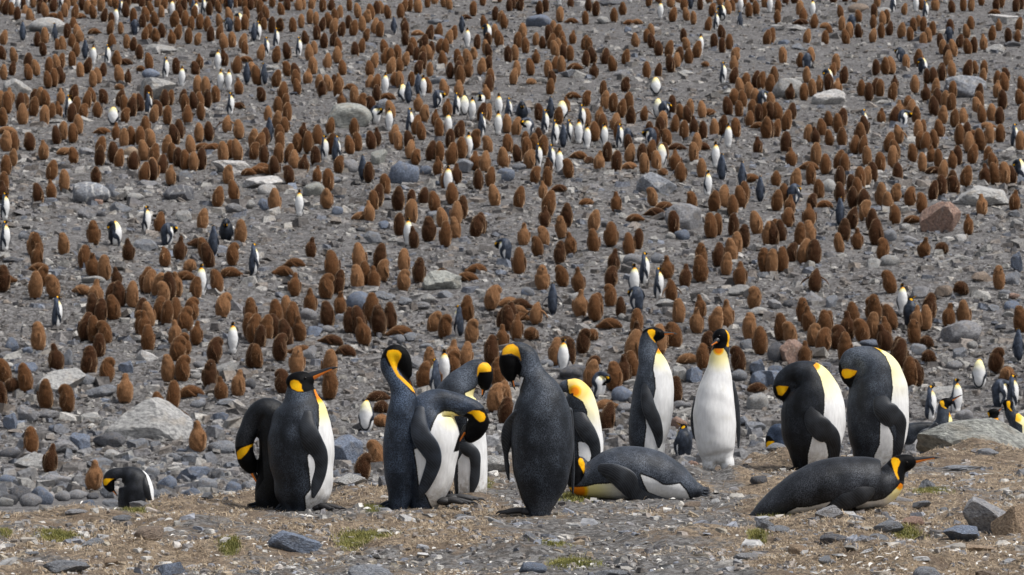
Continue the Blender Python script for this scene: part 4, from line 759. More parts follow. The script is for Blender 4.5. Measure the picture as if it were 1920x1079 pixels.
D['p20'] = dict(crop=C6, base=(800, 1000), Z=50, grey0=.42, spine=[(850, 960, 70), (845, 860, 84), (815, 770, 74), (780, 715, 52), (752, 675, 42), (740, 635, 38), (742, 605, 33)], head=(728, 605, 34, 32, 10), black=[[(690, 640), (690, 560), (735, 560), (770, 580), (762, 650), (745, 670), (720, 600), (716, 660)]],
     ear=[[(718, 605), (722, 588), (742, 584), (748, 600), (742, 630), (762, 660), (765, 664), (745, 655), (724, 630)]], white=[[(788, 678), (960, 640), (960, 1000), (830, 1000), (828, 760), (780, 728)]], warm=[(800, 705, 22, 60, .7), (820, 730, 40, 130, .4)], voxel=.009, bill=(720, 615, 692, 640, 9, -1))
D['p22'] = dict(crop=C6, base=(60, 880), Z=52, grey0=.2, spine=[(10, 850, 60), (30, 810, 62), (80, 792, 52), (130, 785, 46), (180, 782, 40), (215, 790, 30)], voxel=.01)
L_ = dict(p22='dark back of a penguin lying down beside the one spreading its flipper', p1='black-backed king penguin bent to preen at its belly, behind the upright one with raised bill', p2='king penguin at the left end looking up, bill raised, flipper folded on white belly',
     p3='tall blue-grey king penguin standing with its neck arched and bill pressed to its breast', p4='king penguin bowing over deeply to preen its white belly, flipper hanging, webbed foot out', p5='king penguin behind the bowing one, looking down with orange bill against its throat',
     p6='broad king penguin seen from behind, largest of the group, head turned to preen its shoulder', p7='king penguin sleeping upright with its head hidden on its back, yellow throat up', p8='king penguin asleep on its belly with head folded against its neck',
     p9='upright king penguin in profile looking along the shore beside the front-facing one', p10='king penguin standing square to the camera with full white belly, head turned aside', p11='black-backed king penguin with head tucked behind, black neck and pale yellow ear patch',
     p12='tallest tucked king penguin with grey neck curled back and orange ear patch', p13='king penguin resting on its belly with bill stretched forward over the moss', p14='small blue-backed king penguin half hidden behind the tucked black-necked one',
     p15='hunched king penguin beyond the knoll rim preening its side, alone near the cobbles', p16='king penguin behind the great boulder spreading its white-lined flipper, bill raised', p19='king penguin whose head with raised bill just shows above the great boulder', p20='king penguin with S-curved neck and yellow breast behind the great boulder')
MK = dict(p15='the hunched penguin on the rim', p16='the penguin spreading its flipper')
TONE = dict(p1=(.55, .53, .52), p2=(.85, .87, .9), p3=(.85, 1., 1.2), p4=(.9, 1., 1.15), p11=(.7, .7, .72), p13=(.8, .74, .70), p15=(.62, .58, .58), p14=(.7, .85, 1.1), p8=(1., .98, .98))
for k_ in D:
    d = dict(D[k_]); build_penguin(Peng(d.pop('crop'), d.pop('base'), d.pop('Z', None), **d), L_[k_], TONE.get(k_, (1, 1, 1)), mark=MK.get(k_))

# ------------------------------------------------------------------ adults scattered over the slope: template birds, posed in three dimensions
def template(key, mod=None, yaw0=0):
    d = dict(D[key]); d.update(mod or {}); d['rebase'] = 1; d['dr'] = d.get('dr', .9) * 1.12; crop, base = d.pop('crop'), d.pop('base'); d.pop('Z', None); d['smooth'] = 3
    pg = Peng(crop, base, None if key != 'p15' else 42, **d)
    V, F, A = pg.body(.017); A['wht'] = A['wht'] + .010; parts = [(V, F, A)]
    z = lambda V, **k: {**{'wht': np.full(len(V), -1.), 'blk': np.full(len(V), -1.), 'ear': np.full(len(V), -1.), 'warm': np.zeros(len(V)), 'grey': np.full(len(V), .3)}, **k}
    for L in d.get('flip', [])[:1]:
        for sg in (-1, 1):
            v, f, _ = pg.flipper(L, sg); 
            if mod and mod.get('spread'): t = np.clip((pg.P([(0, L[0][1])])[0][1] - v[:, 2]) / .3, 0, 1); v[:, 1] += sg * .16 * t
            parts.append((v, f, z(v)))
    if 'bill' in d: v, f, a = pg.bill(); parts.append((v, f, z(v, blk=np.full(len(v), 1.), ear=a['ora'] + .0005, warm=np.ones(len(v)))))
    if 'tail' in d: v, f, a = pg.tail(*d['tail'][:5], 5); parts.append((v, f, a))
    for sy in (-.055, .055):
        v, f = uvsphere((.06, sy, .012), (.06, .035, .014), 10, 6); parts.append((v, f, z(v, blk=np.full(len(v), 1.))))
    V, F, A = join_np(parts); hgt = V[:, 2].max(); me = mesh_np('king_penguin', V, F, True, A); me.materials.append(M_AD); return me, hgt
TP = {'s': template('p9'), 'u': template('p2'), 'k': template('p11'), 'p': template('p4'), 'f': template('p9', {'spread': 1}), 'n': template('p12')}
BGA = []
def bga(px, py, yaw, pose='s', note=None, zmin=60, sc=1.):
    x, Z, z = ground_at(px, py, zmin); me, hg = TP[pose]; o = bpy.data.objects.new('king_penguin', me); C.objects.link(o)
    s = {'s': .95, 'u': .93, 'f': .95, 'k': .80, 'n': .82, 'p': .76}[pose] / hg * sc * random.uniform(.96, 1.04)
    q = .92 if pose in 'nk' else 1.04; o.scale = (s * q, s * q, s); o.location = (x, Z, z - .01); o.rotation_euler = (0, 0, math.radians(yaw + random.uniform(-14, 14)))
    t = random.uniform(.85, 1.25); o.color = (t * .95, t, t * 1.12, 1)
    BGA.append(dict(px=px, py=py - 22, o=o, yaw=yaw, pose=pose, note=note))
# yaw: 0 faces along +x (to the right in the photo), -90 faces the camera, 90 turns its back
YW = {'R': 0, 'L': 180, 'F': -90, 'B': 90, 'BR': 40, 'BL': 140, 'FR': -45, 'FL': -135}
def bgt(ox, oy, k, txt):
    for w in txt.split():
        q = w.split(','); bga(ox + float(q[0]) / k, oy + float(q[1]) / k, YW[q[2]], q[3] if len(q) > 3 else 's')
bgt(0, 540, 3.996, '425,305,BR 1745,500,F')
bgt(480, 540, 3.996, '1520,370,BL 830,1078,F,n 1410,720,F 1345,790,BL')
bgt(960, 540, 3.996, '385,640,F 640,830,FR,p')
bgt(0, 330, 3.996, '35,335,R 35,570,R 855,525,R,k 1095,435,R 1240,530,BR,p 1695,505,B,k 1600,600,B 1900,740,BR 1510,900,F')
bgt(480, 330, 3.996, '325,305,F 1140,525,F 1880,650,BL,p 1440,130,F')
bgt(960, 330, 3.996, '305,1045,B,f 915,900,F 945,1025,BL,p 990,810,R 1095,920,R 1465,155,FR 1725,90,B 1860,200,B 1575,40,B')
bgt(1440, 330, 3.996, '185,225,BR,p 540,380,B,f')
bgt(1440, 540, 3.996, '1005,205,F 1065,295,BR,u 1875,555,B 1585,755,F,n 1215,1000,R 1410,955,FR 1720,900,BR,p 1830,925,R')
bga(1283, 862, 150, 'u', 'b')
bgt(0, 110, 3.996, '1240,150,R 1365,212,F 1655,238,F 1715,240,F 1850,190,B 1725,425,R 1110,420,BR 510,445,R,f 850,505,F,k')
bgt(480, 110, 3.996, '60,200,BL 100,630,B 510,770,R 600,780,BR 800,915,B 890,495,FR,p 1000,545,F 1150,560,R 1440,585,F 970,270,F 1095,330,FR,k 1140,340,B 1215,280,B 1250,290,FR 1350,370,BR,p 1500,435,R 1560,430,F,n 1620,465,F 1680,390,F,p 1690,590,BR 1820,440,F 1815,578,F 1890,465,BR 1595,745,F')
bgt(960, 110, 3.996, '75,475,B,k 290,460,B 245,570,R 130,592,FL,p 320,650,R 385,672,B 425,640,R 375,470,F,k 500,640,F 520,530,R 560,682,FR 690,665,FR 805,672,R 865,672,B,p 1075,282,F,k 1095,452,F,n 1130,462,BR,p 1055,672,BL,p 1120,812,F,n 1580,192,R 1620,670,F,f 1525,822,F 1570,908,B 1865,370,BR,p 195,822,R 290,840,R 355,862,F')
bgt(1440, 110, 3.996, '445,210,R,k 1845,672,R 715,560,R 1000,522,R,p 1880,920,R,k')
bgt(0, 0, 4, '95,78,F 135,76,F 205,52,F 170,310,B 410,312,BL 640,445,B 700,487,F 805,485,R 870,192,F 905,122,R 1290,126,F 1450,132,B 1470,142,F 1525,116,R 1730,72,B 1720,242,BL,p 1790,212,R,k 1905,312,B 1635,527,F 460,76,R 655,38,F 400,52,F 1010,262,B,p')
bgt(480, 0, 4, '15,308,R 75,432,R 150,362,R 320,428,R 1035,262,B 1545,252,B 1585,358,F 1730,300,R,k')
bgt(960, 0, 4, '355,46,F 885,24,F 1115,146,F 1340,72,B 1530,228,R 1570,152,R,k 1715,97,F 1710,217,BL 1415,402,F')
bgt(1440, 0, 4, '15,97,F 335,132,F 935,96,BR 1110,92,F 1180,141,R 1330,26,F 630,220,B,p 295,525,B,p 1360,320,B,p 1000,472,BL,p 1155,562,R,k')
# ------------------------------------------------------------------ downy brown chicks
def chick_shape(kind, r, voxel=.022, tufts=1500):
    parts = []
    def tube(P, rr, rd=None): V, F = sweep(np.array(P), np.array(rr), np.array(rd if rd else [x * .95 for x in rr]), 30, 18); parts.append((V, F, {}))
    fl = []; bill = None
    w = r.uniform(.95, 1.07)
    if kind == 's':       # plump upright egg, head drawn in
        tube([(0, 0, .03), (-.005, 0, .12), (0, 0, .27), (.005, 0, .40), (.012, 0, .49), (.025, 0, .545), (.035, 0, .60), (.04, 0, .635)], [.13 * w, .178 * w, .195 * w, .190 * w, .174, .160, .148, .122])
        fl = [[(0, .45), (-.01, .36), (.0, .25), (.02, .16)]]; bill = ((.13, 0, .63), (.21, 0, .625))
    elif kind == 't':     # head raised clear of the shoulders
        tube([(0, 0, .03), (0, 0, .12), (0, 0, .27), (0, 0, .39), (.01, 0, .48), (.02, 0, .54), (.03, 0, .60), (.04, 0, .655)], [.12 * w, .172 * w, .19 * w, .178 * w, .145, .098, .082, .072])
        fl = [[(0, .43), (-.01, .34), (.0, .24), (.02, .14)]]; bill = ((.09, 0, .675), (.18, 0, .70))
    elif kind == 'h':     # head bent to the side, preening
        tube([(0, 0, .03), (-.01, 0, .13), (0, 0, .28), (.0, 0, .42), (.03, 0, .53), (.09, 0, .575), (.145, 0, .55), (.165, 0, .50)], [.12 * w, .18 * w, .20 * w, .18 * w, .145, .105, .08, .06])
        fl = [[(-.02, .45), (-.03, .34), (.03, .24), (.06, .15)]]; bill = ((.16, 0, .49), (.13, 0, .42))
    elif kind == 'f':     # flippers held out
        tube([(0, 0, .03), (0, 0, .12), (0, 0, .27), (.01, 0, .41), (.03, 0, .52), (.06, 0, .58), (.08, 0, .62)], [.11 * w, .17 * w, .188 * w, .165 * w, .12, .078, .055])
        bill = ((.12, 0, .63), (.19, 0, .62))
    elif kind == 'l':     # lying flat, neck stretched
        tube([(-.30, 0, .07), (-.20, 0, .12), (-.05, 0, .155), (.10, 0, .15), (.21, 0, .12), (.30, 0, .09), (.36, 0, .085)], [.06, .115, .15, .135, .095, .065, .05], [.08, .15, .18, .16, .1, .065, .05])
        fl = [[(.08, .20), (.03, .14), (-.05, .08), (-.12, .04)]]; bill = ((.38, 0, .08), (.45, 0, .07))
    else:                 # 'b' curled into a ball
        tube([(-.12, 0, .12), (-.06, 0, .17), (.02, 0, .19), (.10, 0, .17), (.15, 0, .14)], [.10, .16, .185, .15, .08], [.12, .18, .19, .16, .09])
        fl = [[(.0, .28), (.0, .2), (-.02, .12), (-.04, .06)]]; bill = ((.18, 0, .10), (.22, 0, .05))
    V, F, _ = join_np(parts); V, F = remesh(V, F, voxel, 2); F = tri(F)
    q = r.uniform(0, 40); d = .005 * vn(V[:, 0] * 22 + q + V[:, 1] * 13, V[:, 2] * 17 + V[:, 1] * 7, 3) + .009 * vn(V[:, 0] * 9 + q, V[:, 2] * 8 + V[:, 1] * 9, 4)
    cen = np.array([V[:, 0].mean(), 0, 0]); nrm = V - np.column_stack([np.full(len(V), cen[0]), np.zeros(len(V)), V[:, 2] * .8 + .04]); nrm /= np.linalg.norm(nrm, axis=1)[:, None]
    V = V + nrm * d[:, None]; sh = r.normal(0, .05); V[:, 0] += r.normal(0, .06) * np.clip(V[:, 2], 0, 1); V[:, 1] += sh * np.clip(V[:, 2] - .35, 0, 1)
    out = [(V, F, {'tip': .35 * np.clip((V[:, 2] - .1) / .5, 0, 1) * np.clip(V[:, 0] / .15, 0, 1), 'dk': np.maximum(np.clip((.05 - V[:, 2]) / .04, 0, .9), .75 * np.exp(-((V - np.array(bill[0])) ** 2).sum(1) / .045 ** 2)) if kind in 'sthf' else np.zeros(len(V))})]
    # down tufts standing off the surface
    a, b, c = V[F[:, 0]], V[F[:, 1]], V[F[:, 2]]; fn = np.cross(b - a, c - a); ar = np.linalg.norm(fn, axis=1); fn /= ar[:, None] + 1e-12
    if (((a + b + c) / 3 * fn).sum(1) * ar).sum() < 0: fn = -fn
    n = tufts; k = r.choice(len(F), n, p=ar / ar.sum()); u, v = r.uniform(0, 1, (2, n)); m_ = u + v > 1; u[m_] = 1 - u[m_]; v[m_] = 1 - v[m_]
    p = a[k] + (b[k] - a[k]) * u[:, None] + (c[k] - a[k]) * v[:, None]
    dr = fn[k] + r.normal(0, .45, (n, 3)) + [0, 0, -.55]; dr /= np.linalg.norm(dr, axis=1)[:, None]
    sd_ = np.cross(dr, r.normal(size=(n, 3))); sd_ /= np.linalg.norm(sd_, axis=1)[:, None]
    L = r.uniform(.012, .030, (n, 1)) * (1 if tufts > 800 else 1.0); wd = r.uniform(.003, .006, (n, 1)) * (1 if tufts > 800 else 2.)
    TV = np.stack([p - sd_ * wd - dr * .006, p + sd_ * wd - dr * .006, p + dr * L], 1).reshape(-1, 3); TF = np.arange(3 * n).reshape(-1, 3)
    out.append((TV, TF, {'tip': np.tile([.0, .0, 1.], n), 'dk': np.zeros(3 * n)}))
    lo = tufts < 800
    z = lambda V, dk: {'tip': np.full(len(V), .25), 'dk': np.full(len(V), dk)}
    def blade(pts, wd_):
        v, f = sweep(np.array(pts), [wd_ * .8, wd_, wd_ * .85, wd_ * .4], [.018, .02, .015, .008], 5 if lo else 12, 5 if lo else 8, side=(.2, 1, 0)); out.append((v, orient(v, f), z(v, 0.)))
    for sy in (-1, 1):
        for pl in fl:
            pts = []
            for x, zz in pl:
                S = V[(abs(V[:, 2] - zz) < .04) & (abs(V[:, 0] - x) < .05)]; y = abs(S[:, 1]).max() if len(S) else .15
                pts.append((x, sy * (y + .012), zz))
            blade(pts, .034)
        if kind == 'f': blade([(0, sy * .14, .42), (.0, sy * .24, .37), (-.02, sy * .33, .29), (-.03, sy * .39, .20)], .034)
    v, f = sweep(np.array([bill[0], [(bill[0][i] + bill[1][i]) / 2 for i in range(3)], bill[1]]), [.02, .013, .004], [.02, .013, .004], 4 if lo else 8, 4 if lo else 8); out.append((v, orient(v, f), z(v, .9)))
    if kind in 'sthf':
        for sy in (-.07, .07): v, f = uvsphere((.06, sy, .015), (.07, .04, .018), 6 if lo else 10, 4 if lo else 6); out.append((v, f, z(v, .9)))
    V, F, A = join_np(out); return V, F, A
CK = {}
for kind, nv in (('s', 7), ('t', 4), ('h', 4), ('f', 2), ('l', 3), ('b', 2)):
    CK[kind] = []
    for i in range(nv):
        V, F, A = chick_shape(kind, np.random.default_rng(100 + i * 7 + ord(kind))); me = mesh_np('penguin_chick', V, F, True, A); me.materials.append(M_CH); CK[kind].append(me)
LO = {k: [chick_shape(k, np.random.default_rng(300 + i + ord(k)), .046, 120) for i in range(2)] for k in 'sthfl'}
LO['b'] = LO['l']
# tracings of the slope, tile by tile: x,y of the feet in the enlarged tile, then the pose
CT = [(0, 540, 3.996, '630,390 705,410 795,425,h 733,530 705,255 755,265 285,470 425,630,t 655,665 800,715,h 935,865,t 1050,350,h 1125,290 1085,380,t 1108,475 1050,255 1200,255 1240,275 1310,262 1440,245,h 1305,430,t 1385,335,h 1470,430,t 1390,510,h 1330,550,h 1260,710 1370,705,h 1605,565,h 1570,750 1655,850,t 1785,820,t 1195,965 1290,915 1320,1010,l 1430,825,l 350,910 505,930,h 195,785 95,785,b 40,710,h 3,912 1885,600 1878,258 1890,390 1905,420 855,245'),
 (0, 800, 3.867, '220,205 355,345,t 670,460,t 1430,190,t'),
 (480, 540, 3.996, '20,460 65,420 15,600 150,300 215,250 285,305 150,400 230,440 335,405,t 180,550,h 340,515,l 540,300 560,430,l 670,515,l 705,340 780,348 815,430,t 860,262 925,350 1010,320 1080,360,l 1320,335,h 1410,380,h 1590,255 1615,425,h 1850,320,h 1850,470,t 1905,330 1480,590,t 1310,640 1250,755 1335,760,t 1470,655,h 1560,600 1765,580 1820,745 1880,895 1780,930,h 305,655 195,795,h 545,690 545,830 915,850,l 930,950,b 935,1050,b 1870,1040'),
 (480, 800, 3.867, '765,405,h 880,300,h'),
 (960, 540, 3.996, '180,280,f 60,258,l 1245,265 625,250 35,395,t 15,300 145,400,b 400,440,l 530,500,h 590,400,b 590,680,h 580,745 430,580 325,585 765,770 835,720,t 910,690 905,560 925,360 935,450,t 735,310,l 1140,370,l 1215,455,h 1385,345,t 1605,300,t 1465,495,h 1520,335 1785,395 1865,505 1320,570,l 1700,635,h 1230,860 1840,790,l 700,920,l 700,1075 1100,500 1440,620'),
 (1440, 540, 3.996, '95,390 175,430,h 270,270 305,335,t 340,440,h 425,345 435,365 410,485,h 515,470,h 575,560 635,300 590,398,t 710,420,h 785,385 770,250,h 815,258 875,400,t 930,312 890,480,t 985,570 970,600 1105,430 1110,325,t 1085,292 1180,322 1205,250 1355,300,t 1470,290 1185,460,b 1205,567,b 1075,740 1125,735 1700,630,h 1795,700,b 1900,340 275,582,t'),
 (0, 330, 3.996, '290,210 1630,238 1515,405 705,515 480,595 250,600 290,605 275,690,t 640,705 700,760,t 960,645,t 1195,430 1235,685,f 1340,635,t 1480,540,l 1540,630 1570,685 1420,722,b 1745,675,h 1795,510 1725,760,l 1395,787,l 1320,910,t 1630,880,h 285,730,l 310,830,h 260,920 400,915,h 20,865 40,815,l 615,890,l 720,975,t 790,785 875,840,t 830,965,h 895,985 995,990 1085,870 1115,882 1175,900 1275,930 1225,960,h 1460,935 1665,1065,h'),
 (480, 330, 3.996, '140,275 530,250,h 905,240 880,265 850,345,t 795,335,l 1065,260 1260,225,h 1340,275 1165,245 1165,362 1470,220 1540,325 1790,230 1075,450 1185,545,t 1290,495 1400,395 1415,535 1500,370 1500,475 1645,460,h 1685,440 410,615,t 205,750,l 290,690,l 285,905,t 530,925,h 610,885 575,760 770,695 785,702 760,860 815,832 885,855,t 925,700 950,790,h 1110,720 1110,865,h 1220,800 1395,790,b 1650,730,l 1580,790,l 1760,1005,h 1900,985,l 405,1040,t 635,1045,t'),
 (960, 330, 3.996, '50,245 270,300 245,385,t 410,380 375,465 560,225,l 780,275,t 1055,230,h 1145,258,l 1075,308,l 920,345,l 1350,255,h 1515,275 1580,238 1655,300 1715,242 1740,208 610,415 615,575 740,530 880,600 940,550 1210,430 85,525,t 240,535,h 195,605,h 355,660 440,590,t 1490,470 1540,445 1655,455 1740,540 1835,440 1675,590 1545,680 1605,745 1650,645 1710,830,t 55,740 230,860 380,835,h 760,720,t 740,838,h 505,875,t 510,1060,t 635,1075 735,990,h 815,1070 1160,775,t 1410,800 1425,690 1290,840,t 1195,945,f 1805,1000,h 1415,1070,t 1915,520 1905,730 60,1000,l 50,1045,l'),
 (1440, 330, 3.996, '65,265 150,385,h 160,300,t 120,215 325,270,h 425,245,b 310,380,t 540,205 635,242 715,252,h 635,160 630,395,f 720,340,h 780,420 850,230 895,270 950,370,h 1065,230,h 1085,360,b 1155,280,h 1600,300,t 1845,265,t 1500,445,t 35,520 75,482 105,495 245,545 315,510 570,490 545,580 670,550,t 820,520 850,635,h 1165,620,t 1295,590,b 25,735 105,720 170,665,h 335,670 265,660 350,870,f 925,885,h 1445,900,b 1735,855'),
 (0, 110, 3.996, '360,220 405,210 455,190 695,215 730,190 895,182 895,240,b 960,190,t 70,350,t 5,385 50,415 20,510 155,405 170,500 190,380 250,435 255,345 300,355 345,360 335,505 380,460 435,450,t 455,345,t 550,320 575,420 625,455,h 650,380 690,340 775,350,h 730,445,h 900,370 930,405 935,490,h 990,440 1015,400 1050,400 1110,332 1150,485 1180,440,h 1235,365 1270,352 1255,495 1370,350 1385,402 1405,495 1455,390 1495,380 1505,460 1480,262 1540,272 1555,365 1615,335 1790,270,t 1790,380,b 425,645 475,610 545,630 540,480 585,570 50,572,l 220,695,h 325,760,t 770,570,l 870,615,t 930,665 980,655 750,725 745,810 550,790,h 490,725,l 45,700 105,700 95,810 45,880 1050,655 1090,570 1130,665,h 1080,765 1310,650 1345,602 1250,730 1490,625 1565,615 1700,560,f 1790,602 855,790 890,820 1000,842,h 1150,800 1215,865 1295,782 1335,822 1385,836 1450,842 1510,832 1430,720 1520,690,l 1600,700,l 1670,780 1780,765 1725,750 1900,680 1900,762,h 385,915 480,995 385,1055,t 720,945,h 1080,930 1145,915 1150,905 1280,950,t 1710,945,h 1860,882,l 1755,1075 30,1010 15,1075,t'),
 (480, 110, 3.996, '10,200 150,215 40,325,h 310,270 300,210 385,195,t 475,240 495,295,h 545,250 595,235 625,235,t 610,290 710,240,l 200,310 165,425 225,380 235,480 215,560,h 160,550 90,480 640,370,t 735,340 790,385,h 865,400,h 905,320 985,312,b 1010,450 850,240 900,240 1040,212,h 1075,222 1165,210 1215,400,t 1290,265 1410,290 1520,290 1530,200 1740,270 1725,320,t 1755,212 1435,440,t 1345,510,t 1200,572 1240,610 1260,480,h 1370,590 1520,612 1690,480 1730,470 1880,560 1885,720 355,625,t 555,572 390,710 460,655 445,810 560,720 175,640 180,705 25,700 65,655 60,792 170,800 140,885 50,842,b 15,870,l 75,872,l 245,780 285,830 310,705 355,865,t 250,940,h 460,935,t 620,860,h 735,580 705,720 755,700 905,655,t 865,682 1065,690 1035,642 1150,690 1155,752 1195,800,h 1310,770 1375,772 1365,880,t 1455,672 1465,795 1540,750 1640,680,h 1740,715,h 1640,840,t 1690,790,l 1855,830 1500,945,t 1425,985 1665,985 1715,850 1755,960 965,1025 845,930 540,995'),
 (960, 110, 3.996, '10,195 300,195,h 145,195,b 285,275 685,280 850,255,h 695,380 760,400 555,360,h 405,410,t 455,305,l 820,440 875,400 655,495,t 775,545 890,500 990,470,f 795,615 30,580 560,510 620,620 680,560 200,470 345,500 1030,620 1110,592 1130,542 1070,655,h 1160,655,h 1200,412 1220,555 1290,610 1265,470 1335,430 1320,490 1425,445 1480,430,l 1360,575,t 1430,605 1515,597 1575,580 1675,597 1620,430 1665,352,h 1700,442 1730,370 1780,512 1710,285 1755,235 1780,305 1825,222 1865,232 1820,360 1660,190 1800,442 1850,472 1855,532,b 1900,470 1905,602 1840,725,t 1235,690,l 1420,690,l 1360,775 1385,700 1225,840,t 1130,782 975,782 1040,772 1080,852 1130,880,b 990,865 1265,930,h 1420,895 880,785 870,702 880,835,l 785,855 650,840,t 575,790,b 500,755,l 715,780 100,680 45,782 130,830,h 200,640 160,690 235,730 270,880,t 170,940,h 265,970 425,900,h 230,1055,t 355,1000,b 110,745 1790,930,l'),
 (1440, 110, 3.996, '15,260 165,310,t 270,315 330,285 385,250,t 455,250 520,275,t 565,190 290,185 45,190 700,290 755,318 800,272 840,290 950,240,t 930,320 1100,260 1190,190 1240,190 1305,170 1185,325,t 1255,275 1385,300 1720,215 1780,178,h 1610,180 1720,300,t 1770,250 1755,380 1890,355 1900,260 20,390 10,470 75,470 175,465 135,540 60,590 15,600 305,635 355,650,t 405,590 455,520 525,560 560,520 460,657 555,665 690,640 725,565 650,715 710,720 135,715 175,810,t 360,800 430,870 310,840,l 320,950 205,985 60,965,h 530,840 575,860 540,975 850,495,t 945,500 985,450,t 1050,420 1075,440 1110,490 1150,590 1125,612 1285,597 905,700 980,640,f 955,760 935,820 740,805 840,850 735,955 780,930 970,930 1085,780,h 1140,690 1180,700 1155,850 1240,680 1225,785,t 1275,820 1380,830,t 1420,800 1245,430 1270,360 1310,490 1330,370 1375,400 1400,515 1460,500 1580,312 1570,420 1605,482 1580,390 1675,472 1735,500 1640,530,l 1740,632 1660,640 1520,600,l 1435,652 1490,620 1590,690 1530,790 1505,702 1650,800 1690,842 1630,945,t 1700,945 1480,965 1400,1020,h 1300,1030 1235,1065 1310,900 1240,870,l 1380,1000 1770,945 1830,942 1905,480 1890,690 380,1060 690,980 665,1050 960,1075,h'),
 (0, 0, 4, '25,340 20,455 105,470 90,570 25,600 215,530 270,570 215,600 370,555 425,530 455,520 540,505 600,585 655,550 770,580 280,350 335,330 325,420,h 505,295 550,240 580,290 465,400 440,400 570,430 540,372 595,330,h 705,260,l 840,370 875,505 935,490,b 950,370 1000,385 1045,450 1120,525 1055,540,b 905,260 825,260 835,200 1085,310 1165,325,h 1110,300 1070,220 1215,285 1290,335,t 1330,300 1415,330 1480,345,h 1435,230 1500,220 1390,200 1310,210 1160,200 1095,165 1000,180 945,130 780,165 700,140 660,110 560,145 485,135 450,185 400,140,l 340,130 225,175 260,185,b 130,155 190,150 85,120 40,110 35,50 20,100 300,110 600,140,l 1130,120 1210,140 1350,140 1460,150 1570,120 1555,240 1580,320 1645,205 1645,300 1680,370 1740,360 1720,165 1640,100 1780,240 1835,230 1850,150 1820,370 1835,420 1840,470,l 1775,555 1680,500,t 1495,520,t 1465,575,h 1320,560 1900,600 500,80 550,60 620,80 700,60 760,90 830,50 870,70 950,60 1010,50 1060,70 1100,40 1180,60 1230,80 1290,40 1340,80 1380,90 1450,70 1600,60 1660,50 1700,70 1760,60 1800,50 1840,80 1880,80 1910,60 250,60 330,40 300,70 400,90 170,70 1120,20 1200,18 1260,22 1320,15 1410,20 1500,25 1570,20 1640,15 860,18 800,15 760,25 640,20 560,15 490,25 380,20 300,15 250,20 60,15'),
 (480, 0, 4, '30,110 75,150 190,120 235,80 320,85 350,80 415,75 500,95 565,90 700,85 765,135 835,175,h 860,150 905,120 940,110 990,145 1085,140 1110,90 1150,90 1215,100 1285,60 1450,75 1410,55 1630,120 1570,150,b 1700,45 1820,20 1900,90 1795,155 1835,180 1860,215 1710,215 35,200 60,230 120,250 180,240,h 275,250 340,210 405,180 450,190 495,235 550,210 590,180 630,145 455,305 510,365 580,260 580,355 620,395 640,275 695,220 730,270 795,240 825,310,h 890,260 930,280 370,340 745,430 790,400 610,475 435,415 400,460 35,455 150,470 235,445 965,410 970,490 885,515 855,580 1110,240 1120,280 1120,345 1210,270,l 1300,310 1370,290 1260,330,l 1255,390 1315,420 1375,400 1420,410 1445,340 1480,300 1175,410 1155,450 1120,495 1060,460 1010,490 1075,545 1010,560 1245,470 1205,470 1300,455 1250,520 1305,580 1215,570,h 1400,510 1510,490 1530,530 1590,500 1585,585,t 1520,590 1455,590 1690,565 1745,540 1630,455,h 1725,410 1745,440 1660,370 1740,345,h 1790,290 1825,355 1890,475 235,575,h 425,560 535,520 650,565 300,600 190,20 60,20 120,60 10,60 260,20 430,20 1340,35'),
 (960, 0, 4, '10,85 60,85 205,115 250,95 440,65 575,90 630,120 360,165 450,180,l 550,190 765,170 830,120 880,190,b 935,185,b 1025,50 1100,30 1190,60 1205,165 1310,160 1360,185 1410,80 1290,80 1470,235 1500,120,h 1620,110 1650,100 1730,50 1775,130 1830,115 1560,40 1900,60 455,335,t 80,290 45,365 100,405 180,345 230,375 275,310 310,270 295,380 345,310 375,340 385,380 345,400 325,430 390,440 435,460 180,485,t 20,460 35,575 140,565 320,540 370,550 270,580 470,530,l 545,375 575,395 605,480 555,500 615,590,t 700,490 850,490 755,540 1010,590 1095,590 1190,545 1235,510 1250,480 1325,485 1385,435 1450,505,b 1310,385,h 1285,320 1175,430 1100,425 1050,370 1010,320 1040,290 925,360 1515,370 1575,400 1630,375 1575,300 1675,465,h 1665,540 1910,340 1250,30 1380,20 1480,30 1600,20 1680,30 1800,20 20,25 210,20'),
 (1440, 0, 4, '75,100 70,180 240,120 265,165 250,190,l 345,215 430,215,l 460,280,h 430,340 290,330 20,330 545,135 555,235 610,290 585,335 680,290 680,170,h 795,140 820,55 790,215 785,320 850,290 860,190 890,180 910,270 1000,290 1065,310 1090,240 1130,220 1165,240 1235,270 1165,355 1200,320 1290,355 1365,260 1435,365 1390,430 1310,410 1340,440 1350,500 1490,285 1520,230 1500,410 1545,400 1615,380,t 1680,310 1730,240,t 1800,320 1870,320 1880,240 1020,115 1255,85 1150,80 1380,100 1465,85 1525,85 1600,45 1710,80 1700,110,l 1745,60 1860,95 1895,80 110,480 245,510 320,480 510,540 480,590 810,570 880,560 925,555 1035,520 1130,500 1305,600 1380,580 1495,590 1550,560 1620,570 490,30 580,20 650,20 130,40 200,30 390,20')]
CH = []
for ox, oy, k, t in CT:
    for wd_ in t.split():
        q = wd_.split(','); CH.append([ox + float(q[0]) / k, oy + float(q[1]) / k, q[2] if len(q) > 2 else 's'])
